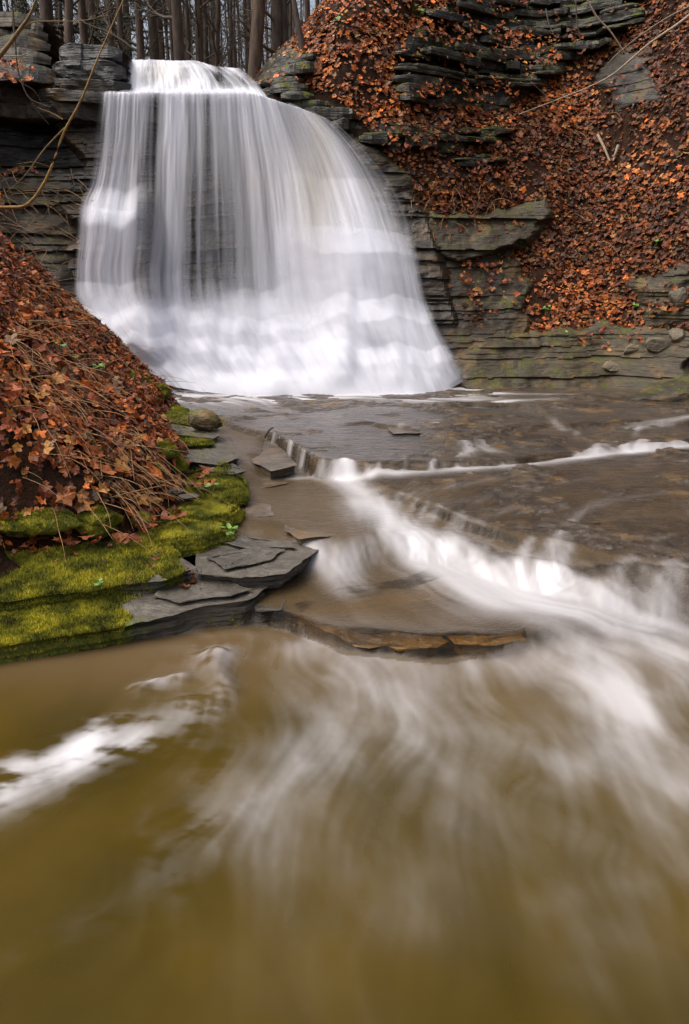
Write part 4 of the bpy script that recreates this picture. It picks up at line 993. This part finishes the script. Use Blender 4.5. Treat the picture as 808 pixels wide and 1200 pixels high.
# ================================================================== STONES
def stone(name, loc, dims, seed, material, rz=0, facets=.35):
    import bmesh
    bm = bmesh.new(); bmesh.ops.create_icosphere(bm, subdivisions=4, radius=1)
    r = np.random.default_rng(seed); N = r.normal(size=(14, 3)); N /= np.linalg.norm(N, axis=1, keepdims=True); dd = .55 + .35 * r.random(14)
    for v in bm.verts:
        c = np.array(v.co); p = N @ c
        s = min(1.0, float(np.min(np.where(p > .05, dd / np.maximum(p, .05), 9))))
        s *= 1 + .16 * (float(fbm(c[0] * 4 + 7, c[1] * 4 + c[2] * 3, seed, 3)) - .5)
        v.co = Vector((c[0] * s * dims[0], c[1] * s * dims[1], max(c[2] * s, -.75) * dims[2]))
    me = bpy.data.meshes.new(name); bm.to_mesh(me); bm.free(); me.materials.append(material)
    a = me.attributes.new('moss', 'FLOAT', 'POINT')
    o = bpy.data.objects.new(name, me); COL.objects.link(o); o.location = loc; o.rotation_euler = (0, 0, rz); return o
q = flat(237, 503, .07); o = stone('boulder', (float(q[0]), float(q[1]), .155), (.20, .16, .135), 5, M['boulder'], .4)
tag(o, 'small rounded brown boulder tinged with moss resting on flat slabs', 'boulder')
q = flat(206, 582, -.04); o = stone('stone', (float(q[0]), float(q[1]), .0), (.065, .05, .035), 8, M['slate'], .2); tag(o, 'fist-sized grey stone at the foot of the leafy bank', 'stone')
q = flat(222, 585, -.05); o = stone('stone', (float(q[0]), float(q[1]), -.025), (.085, .05, .025), 9, M['slate'], -.1); tag(o, 'thin dark flat stone lying on moss below the leaves', 'stone')
x, y, z = bank_at(np.array([768.]), np.array([446.])); o = stone('boulder', (4.85, 10.75, -.02), (1.05, .7, .46), 21, M['base_rock'], .25); tag(o, 'large low olive boulder with moss at the edge of the shelf', 'boulder')
RB = [(768, 404, .22, .15, .13, 'pale blocky rock wedged among leaves above the low boulder'), (735, 410, .16, .14, .09, 'small brown block of rock beside the pale wedged rock'),
      (716, 428, .30, .16, .075, 'long flat block of rock lying on the waterside ledge'), (790, 350, .18, .14, .16, 'pale upright rock poking out of the leafy slope'), (790, 392, .16, .12, .1, 'rounded grey rock under leaves at the slope foot')]
for k, (a_, b_, sx, sy, sz, lab) in enumerate(RB):
    x, y, z = bank_at(np.array([float(a_)]), np.array([float(b_)])); o = stone('rock', (float(x[0]), float(y[0]) - .14, float(z[0])), (sx, sy, sz * 1.25), 30 + k, M['pale_rock'], k * .5); tag(o, lab, 'rock')

# ================================================================== MOSS CUSHIONS on the bank toe
def cushion(px_, py_, rx, ry, rz, seed, surf):
    if surf == 'left': x, y, z = onto(np.array([px_]), np.array([py_]), lambda a, b_, c: c - bank_z(a, b_), 3, 14, 160)
    else: x, y, z = bank_at(np.array([px_]), np.array([py_]))
    x, y, z = float(x[0]), float(y[0]), float(z[0])
    o = stone('moss_cushion', (x, y, z), (rx, ry, rz), seed, M['slate']); o.parent = left_bank if surf == 'left' else right_bank
    me = o.data; me.attributes['moss'].data.foreach_set('value', np.ones(len(me.vertices), np.float32))
    moss_on(o, int(5200 * (rx * ry / .03) ** .5), seed, -1, .014)
for k, a in enumerate([(190, 530, .16, .14, .13), (205, 546, .12, .1, .09), (180, 552, .09, .07, .06), (188, 462, .16, .14, .12), (172, 452, .12, .10, .10), (150, 440, .1, .08, .07), (118, 606, .16, .1, .08), (60, 612, .3, .12, .09), (110, 618, .2, .1, .08), (20, 615, .22, .12, .1), (160, 610, .12, .08, .06)]):
    cushion(*a, 700 + k, 'left')

# ================================================================== GREEN PLANTS
def plant(px_, py_, surf, seed, s, label, group=None):
    if surf == 'left': x, y, z = onto(np.array([px_]), np.array([py_]), lambda a, b_, c: c - bank_z(a, b_), 3, 14, 160)
    elif surf == 'right': x, y, z = bank_at(np.array([px_]), np.array([py_]))
    else: q = flat(px_, py_, surf); x, y, z = [q[0]], [q[1]], [surf + .02]
    r = random.Random(seed); e_ = empty('plant', (float(x[0]), float(y[0]) - (.05 if surf == 'right' else 0), float(z[0]))); tag(e_, label, 'plant', group)
    for k in range(r.randint(4, 6)):
        d = Vector((r.uniform(-1, 1), r.uniform(-1, .4), r.uniform(.5, 1.3))).normalized(); tip = d * s * r.uniform(.5, 1)
        V, Fq = tube([(0, 0, -.02), tuple(tip * .6), tuple(tip)], [.003, .002, .0015], 4); st_ = mesh_from('stem', V, Fq, M['green'], True, None, e_)
        rr = np.random.default_rng(seed * 10 + k); V, T = leaf_geometry(np.array([list(tip)]), np.array([[0, -.3, 1.]]), np.array([s * .42]), np.array([1 if k % 2 else 2]), seed * 10 + k)
        mesh_from('leaf', V, T, M['green'], False, None, st_)
for k, a in enumerate([(67, 415, 'left', .10, 'tiny bright green seedling on the upper leafy slope by bare soil'), (88, 424, 'left', .09, 'small green seedling halfway down the leafy slope'), (112, 438, 'left', .10, 'low green sprig among leaves near the mossy bank toe'),
                       (250, 576, -.05, .07, 'pale green sprout on the edge of a mossy slab'), (268, 630, -.17, .08, 'green sprout in the crack above the bare slate slab'), (118, 692, -.28, .05, 'tiny green sprout on the front mossy slab'),
                       (610, 290, 'right', .11, 'green sprout beside the undercut tilted rock'), (640, 366, 'right', .10, 'green sprout low on the leaves above the waterside ledge'), (765, 290, 'right', .15, 'spreading green clump on the middle of the leafy slope'), (740, 362, 'right', .10, 'pale green sprout beneath the spreading green clump'), (660, 395, 'right', .09, 'green sprout where leaves meet the waterside ledge'),
                       (600, 30, 'right', .14, 'bright green fern tuft on the dark layered rock'), (548, 42, 'right', .12, 'yellow green tuft on a dark rock bed'), (400, 33, 'right', .18, 'green fern on the leafy crest beside the woods'), (490, 22, 'right', .16, 'green tuft between leaves and the dark layered rock')]):
    plant(a[0], a[1], a[2], 800 + k, a[3], a[4])

# ================================================================== THE WOODS
def floor_z(x, y):
    x = np.asarray(x, float); y = np.asarray(y, float)
    return 4.40 + .012 * np.clip(y - 14, 0, None) + .55 * np.clip(-4.6 - x, 0, 6) * smooth(13, 15, y) - .5 * smooth(16, 14, y) - 6 * smooth(-1.2, .8, x) * smooth(26, 18, y) + .25 * (fbm(x * .6, y * .6, 301, 3) - .5)
fxx = np.linspace(-30, 34, 110); fyy = np.linspace(13.3, 75, 110); FX, FY = np.meshgrid(fxx, fyy)
ff = mesh_from('forest_floor', np.stack([FX, FY, floor_z(FX, FY)], -1), grid_faces(110, 110), M['soil'], True)
tag(ff, 'brown floor of the woods above the falls', 'ground', kind='structure')
cw = mesh_from('creek', np.array([(-3.45, 13.62, 4.66), (-1.6, 13.62, 4.60), (-1.7, 24, 4.70), (-3.6, 24, 4.70)]), [(0, 1, 2, 3)], M['water'], True, {'foam': np.full(4, .3), 'murk': np.full(4, 1.), 'deep': np.zeros(4), 'ripple': np.ones(4)})
tag(cw, 'creek feeding the falls from the woods', 'creek', kind='structure')
def limb(r, p, d, L, rad, out, depth, up=.05):
    pts = []; n = 7; p = Vector(p); d = Vector(d).normalized()
    for k in range(n):
        pts.append(tuple(p)); p = p + d * (L / (n - 1)); d = (d + Vector((r.uniform(-.22, .22), r.uniform(-.22, .22), r.uniform(-.18, .18) + up))).normalized()
    out.append(tube(pts, np.linspace(rad, rad * .3, n), 5 if rad > .02 else 3))
    if depth:
        for k in range(r.randint(3, 5)):
            i = r.randint(2, n - 1); b = Vector(pts[i]); dd = (Vector(pts[i]) - Vector(pts[i - 1])).normalized() + Vector((r.uniform(-.9, .9), r.uniform(-.9, .9), r.uniform(-.4, .7)))
            limb(r, b, dd, L * r.uniform(.35, .6), rad * .45, out, depth - 1, up)
def make_tree(seed, height, rad, lean, low, conifer=False):
    """an upright trunk at the origin with its limbs"""
    r = random.Random(seed); root = empty('tree')
    n = 22; pts = []; x = y = 0.0
    for k in range(n):
        f = k / (n - 1); pts.append((x + lean * f * height, y, f * height - .3)); x += r.uniform(-.03, .03); y += r.uniform(-.03, .03)
    rr = [rad * (1 - .75 * (k / (n - 1))) * (1.35 if k == 0 else 1.1 if k == 1 else 1) for k in range(n)]
    V, Fq = tube(pts, rr, 12, seed, .14); mesh_from('trunk', V, Fq, M['bark'], True, None, root)
    out = []
    nl = r.randint(11, 16) if not conifer else 26
    for k in range(nl):
        f = low + (1 - low) * (k + r.random()) / nl; i = min(n - 2, int(f * (n - 1))); a = r.uniform(0, 6.283)
        L = (.30 * height * (1 - f * .55)) * r.uniform(.6, 1.1)
        if f < .3: L *= .55
        limb(r, pts[i], (math.cos(a), math.sin(a), r.uniform(.1, .9) if not conifer else -.1), L, rr[i] * .32, out, 2 if not conifer else 1, .05 if not conifer else -.04)
    V, Fq = merge(out); crown = mesh_from('crown', V, Fq, M['twig'], True, None, root)
    if conifer:
        C = V[np.random.default_rng(seed).choice(len(V), 2600)]; q = np.random.default_rng(seed + 1); m = 6
        C = np.repeat(C, m, 0) + q.normal(size=(2600 * m, 3)) * np.array([.16, .16, .05]); nn = len(C)
        a = q.normal(size=(nn, 3)); a[:, 2] -= .3; a /= np.linalg.norm(a, axis=1, keepdims=True); b = np.cross(a, q.normal(size=(nn, 3))); b /= np.linalg.norm(b, axis=1, keepdims=True)
        s = q.uniform(.05, .12, (nn, 1)); V2 = np.stack([C - b * s * .18, C + b * s * .18, C + a * s], 1).reshape(-1, 3)
        mesh_from('foliage', V2, np.arange(3 * nn).reshape(-1, 3), M['needles'], False, None, crown)
    return root
def copy_tree(src):
    c = src.copy(); COL.objects.link(c)
    for ch in src.children:
        d = ch.copy(); COL.objects.link(d); d.parent = c
        for g in ch.children:
            h = g.copy(); COL.objects.link(h); h.parent = d
    return c
protos = {k: make_tree(320 + k, *a) for k, a in {0: (15, .17, 0, .12), 1: (17, .21, .01, .16), 2: (12, .10, -.01, .1), 3: (14, .13, .015, .08), 4: (18, .22, 0, .05, True), 5: (10, .06, .02, .1)}.items()}
used = set()
TREES = [  # picture x, distance, kind, width in pixels, lean (radians)
    (75, 17.5, 3, 9, .12, 'slim trunk leaning over the mossy mound above the falls', None), (98, 20, 0, 9, .02, None, None), (128, 21, 0, 8, -.02, None, None), (141, 19.5, 3, 7, .01, None, None), (165, 19, 0, 9, .0, None, None),
    (181, 20, 1, 10, .02, None, None), (202, 24, 2, 5, .03, None, None), (210, 18, 1, 10, .01, 'dark thick straight trunk behind the middle of the upper cascade', None), (222, 22, 2, 6, -.01, None, None), (231, 20, 0, 9, .0, None, None),
    (239, 23, 2, 6, .02, None, None), (247, 21, 2, 6, -.02, None, None), (292, 17.5, 1, 15, .08, 'thickest trunk rising just behind the upper cascade beside the rocks', None), (326, 21, 1, 14, -.02, 'thick trunk at the foot of the orange leafy crest', None), (334, 22, 0, 9, .03, None, None),
    (359, 24, 0, 8, .0, None, None), (372, 28, 0, 7, .0, None, None)]
for k in range(110):
    TREES.append((random.uniform(-10, 385) if k % 3 else random.uniform(240, 350), random.uniform(26, 60), random.choice([2, 3, 5, 5, 0]), random.uniform(2.2, 5), random.uniform(-.04, .04), None, None))
NEAR = {98: 'brown trunk next after the slim leaning one above the mossy mound', 128: 'straight trunk rising behind the black rock block', 141: 'slimmer trunk beside the straight one behind the black rock block', 165: 'first trunk past the black rock block, over the white cascade',
        181: 'sturdy trunk between the black rock block and the dark thick trunk', 202: 'thin trunk touching the dark thick straight trunk on its block side', 222: 'thin trunk close beside the dark thick one on its bank side', 231: 'medium trunk second beyond the dark thick one towards the bank',
        239: 'thin trunk third beyond the dark thick one towards the bank', 247: 'last thin trunk before the open gap and the thickest trunk', 334: 'medium trunk touching the thick one at the leafy crest', 359: 'trunk half hidden by the orange leafy crest', 372: 'highest visible trunk behind the orange leafy crest'}
PR = {0: .17, 1: .21, 2: .10, 3: .13, 4: .22, 5: .06}
for k, (px_, dist, kind, wpx, lean, lab, _) in enumerate(TREES):
    o = copy_tree(protos[kind]) if kind in used else protos[kind]; used.add(kind)
    q = at_depth(px_, 60, dist); gz = float(floor_z(q[0], dist)); s = (wpx / 2 / F_PX * dist) / (PR[kind] * .95)
    if kind in (0, 1, 2, 3) and dist < 25: s = max(s, .6)
    o.location = (float(q[0]), dist, gz - .1); o.scale = (s, s, max(.8, s)); o.rotation_euler = (0, lean + .0 - .10 * (px_ - 404) / 404 * -1 * .6, random.uniform(0, 6.28) if abs(lean) < .05 else 0)
    if lab: tag(o, lab, 'tree')
    elif px_ in NEAR: tag(o, NEAR[px_], 'tree', 'trunks close behind the falls')
    else: tag(o, 'thin bare tree deep in the woods behind the falls', 'tree', 'far trees of the woods')
for k, (px_, dist) in enumerate([(110, 24), (60, 21), (150, 30), (30, 26), (190, 34), (85, 33), (130, 38), (240, 44), (5, 32)]):
    o = copy_tree(protos[4]) if 4 in used else protos[4]; used.add(4)
    q = at_depth(px_, 60, dist); o.location = (float(q[0]), dist, float(floor_z(q[0], dist)) - .2); o.rotation_euler = (0, 0, k * 1.7); o.scale = (.8, .8, .8)
    tag(o, 'dark green hemlock among the bare trunks', 'tree', 'hemlocks in the woods')
# trees on the unseen top of the bank stay sparse; one leaning sapling grows on the crest
sp_ = empty('sapling', tuple(np.array(bank_at(np.array([357.]), np.array([56.]))).ravel() + np.array([0, 0, -.1])))
tag(sp_, 'thin dark sapling leaning out of the orange leaves above the rocks', 'sapling')
V, Fq = tube([(0, 0, -.2), (-.03, .0, .1), (-.10, .05, .45), (-.18, .1, .9), (-.22, .15, 1.6), (-.3, .2, 2.6)], [.07, .055, .045, .038, .03, .015], 8, 3, .15); mesh_from('trunk', V, Fq, M['bark'], True, None, sp_)
out = []; 
for i, a in enumerate([(-.18, .1, .9), (-.22, .15, 1.6), (-.25, .17, 2.0)]): limb(random.Random(i), a, (random.uniform(-1, 1), .2, .8), 1.0, .014, out, 1)
V, Fq = merge(out); mesh_from('crown', V, Fq, M['twig'], True, None, sp_)

# ================================================================== BRANCHES
def branch(name, path, rads, mt, label, twigs=(), cat='branch', group=None):
    """path: picture points with their distance"""
    P = np.array([at_depth(a, b_, c) for a, b_, c in path]); base = P[0]
    e_ = empty(name, tuple(base)); S = spline(P - base, 26); V, Fq = tube(S, np.interp(np.linspace(0, 1, 26), np.linspace(0, 1, len(rads)), rads), 7, 1, .12)
    mesh_from('stem', V, Fq, mt, True, None, e_); tag(e_, label, cat, group)
    for tw, rad in twigs:
        Q = np.array([at_depth(a, b_, c) for a, b_, c in tw]) - base; V, Fq = tube(spline(Q, 12), np.linspace(rad, rad * .4, 12), 5); mesh_from('twig', V, Fq, mt, True, None, e_)
    return e_
branch('branch', [(-22, 243, 8.6), (11, 243, 8.6), (32, 240, 8.6), (50, 218, 8.6), (62, 192, 8.6), (75, 155, 8.6), (95, 118, 8.6), (112, 75, 8.6), (128, 38, 8.6), (150, -12, 8.6)], [.019, .017, .013, .009, .005], M['ochre_branch'],
       'curved ochre yellow branch arching up beside the falls', [([(76, 150, 8.6), (52, 175, 8.55), (30, 205, 8.5), (8, 225, 8.5)], .009), ([(74, 140, 8.6), (60, 132, 8.6), (44, 126, 8.6)], .006), ([(60, 196, 8.6), (40, 190, 8.5), (20, 192, 8.5)], .005)])
branch('branch', [(-20, 90, 9), (11, 52, 9), (24, 34, 9), (36, 16, 9), (46, -10, 9)], [.026, .022, .018, .014, .010], M['ochre_branch'], 'mossy greenish stem slanting in front of the dark mound',
       [([(22, 38, 9), (36, 27, 9), (55, 25, 9), (85, 25, 9)], .010), ([(85, 25, 9), (110, 22, 9), (130, 12, 9)], .005)])
branch('branch', [(15, 10, 9.3), (18, 50, 9.3), (21, 80, 9.3), (26, 98, 9.3), (36, 116, 9.3), (60, 126, 9.3)], [.012, .01, .008, .006, .004], M['twig'], 'dark drooping twig hanging before the leafy ledge', [([(26, 98, 9.3), (40, 106, 9.3), (50, 122, 9.3)], .004), ([(36, 116, 9.3), (44, 130, 9.3), (58, 146, 9.3)], .004)])
branch('branch', [(0, 66, 9.2), (14, 66, 9.2), (26, 65, 9.2), (38, 60, 9.2)], [.008, .007, .005, .003], M['pale_twig'], 'short pale twig pointing over the red leaves')
branch('branch', [(820, 8, 10.5), (795, 28, 10.5), (760, 52, 10.6), (720, 86, 10.7), (690, 102, 10.8), (650, 118, 10.9), (608, 134, 11)], [.018, .016, .013, .010, .008, .006, .004], M['pale_twig'], 'long pale bare branch arching down over the leafy bank',
       [([(735, 72, 10.7), (728, 60, 10.7), (726, 50, 10.7)], .004), ([(690, 102, 10.8), (676, 112, 10.8), (675, 118, 10.8)], .004), ([(650, 118, 10.9), (640, 112, 10.9), (610, 84, 10.9)], .004)])
branch('branch', [(815, 4, 10.9), (780, 22, 10.9), (750, 42, 10.9), (725, 62, 10.9), (712, 75, 10.9)], [.010, .008, .007, .006, .004], M['pale_twig'], 'slender pale branch running above the long arching one')
branch('branch', [(686, -5, 11), (700, 20, 11), (715, 36, 11), (728, 55, 11), (738, 70, 11)], [.012, .011, .009, .007, .004], M['pale_twig'], 'grey root hanging down in front of the dark rock', cat='root')
branch('branch', [(675, -5, 11.2), (676, 20, 11.2), (679, 40, 11.2), (683, 60, 11.2)], [.009, .008, .006, .004], M['twig'], 'straight thin root dangling against black rock', cat='root')
branch('branch', [(640, 10, 11.2), (643, 26, 11.2), (648, 38, 11.2)], [.008, .006, .004], M['pale_twig'], 'short root stub hanging from the overhang', cat='root')
branch('branch', [(104, 382, 10.0), (112, 388, 9.9), (122, 392, 9.9), (128, 398, 9.9), (124, 408, 9.9)], [.016, .014, .012, .009, .006], M['twig'], 'dark crooked stick poking from the leaves towards the falls', [([(112, 388, 9.9), (106, 376, 9.9)], .007), ([(122, 392, 9.9), (132, 388, 9.9)], .006)], cat='stick')
for k, (a_, b_, c_, d_, lab) in enumerate([(698, 160, 712, 190, 'short broken brown stick lying among leaves high on the bank'), (722, 172, 716, 190, 'stubby brown stick leaning beside another on the bank'), (120, 590, 190, 600, 'dark straight stick lying across leaves above the moss'), (310, 514, 324, 498, 'little twig caught at the lip of the rock step')]):
    if k < 2: p, q = [np.array(bank_at(np.array([float(u)]), np.array([float(v)]))).ravel() + np.array([0, -.12, 0]) for u, v in ((a_, b_), (c_, d_))]
    elif k == 2: p, q = [np.array(onto(np.array([float(u)]), np.array([float(v)]), lambda a, b1, c: c - bank_z(a, b1), 3, 14, 160)).ravel() + np.array([0, 0, .05]) for u, v in ((a_, b_), (c_, d_))]
    else: p, q = np.array([*flat(a_, b_, .0), .01]), np.array([*flat(a_, b_, .0), .12]) + np.array([.1, .02, 0])
    pts = spline(np.array([p, (p + q) / 2 + np.array([0, 0, .02]), q]) - p, 8); V, Fq = tube(pts, np.linspace(.028, .016, 8) * (.5 if k > 1 else 1), 7, k, .2); o = mesh_from('stick', V, Fq, M['twig'] if k > 1 else M['pale_twig'], True); o.location = tuple(p); tag(o, lab, 'stick')
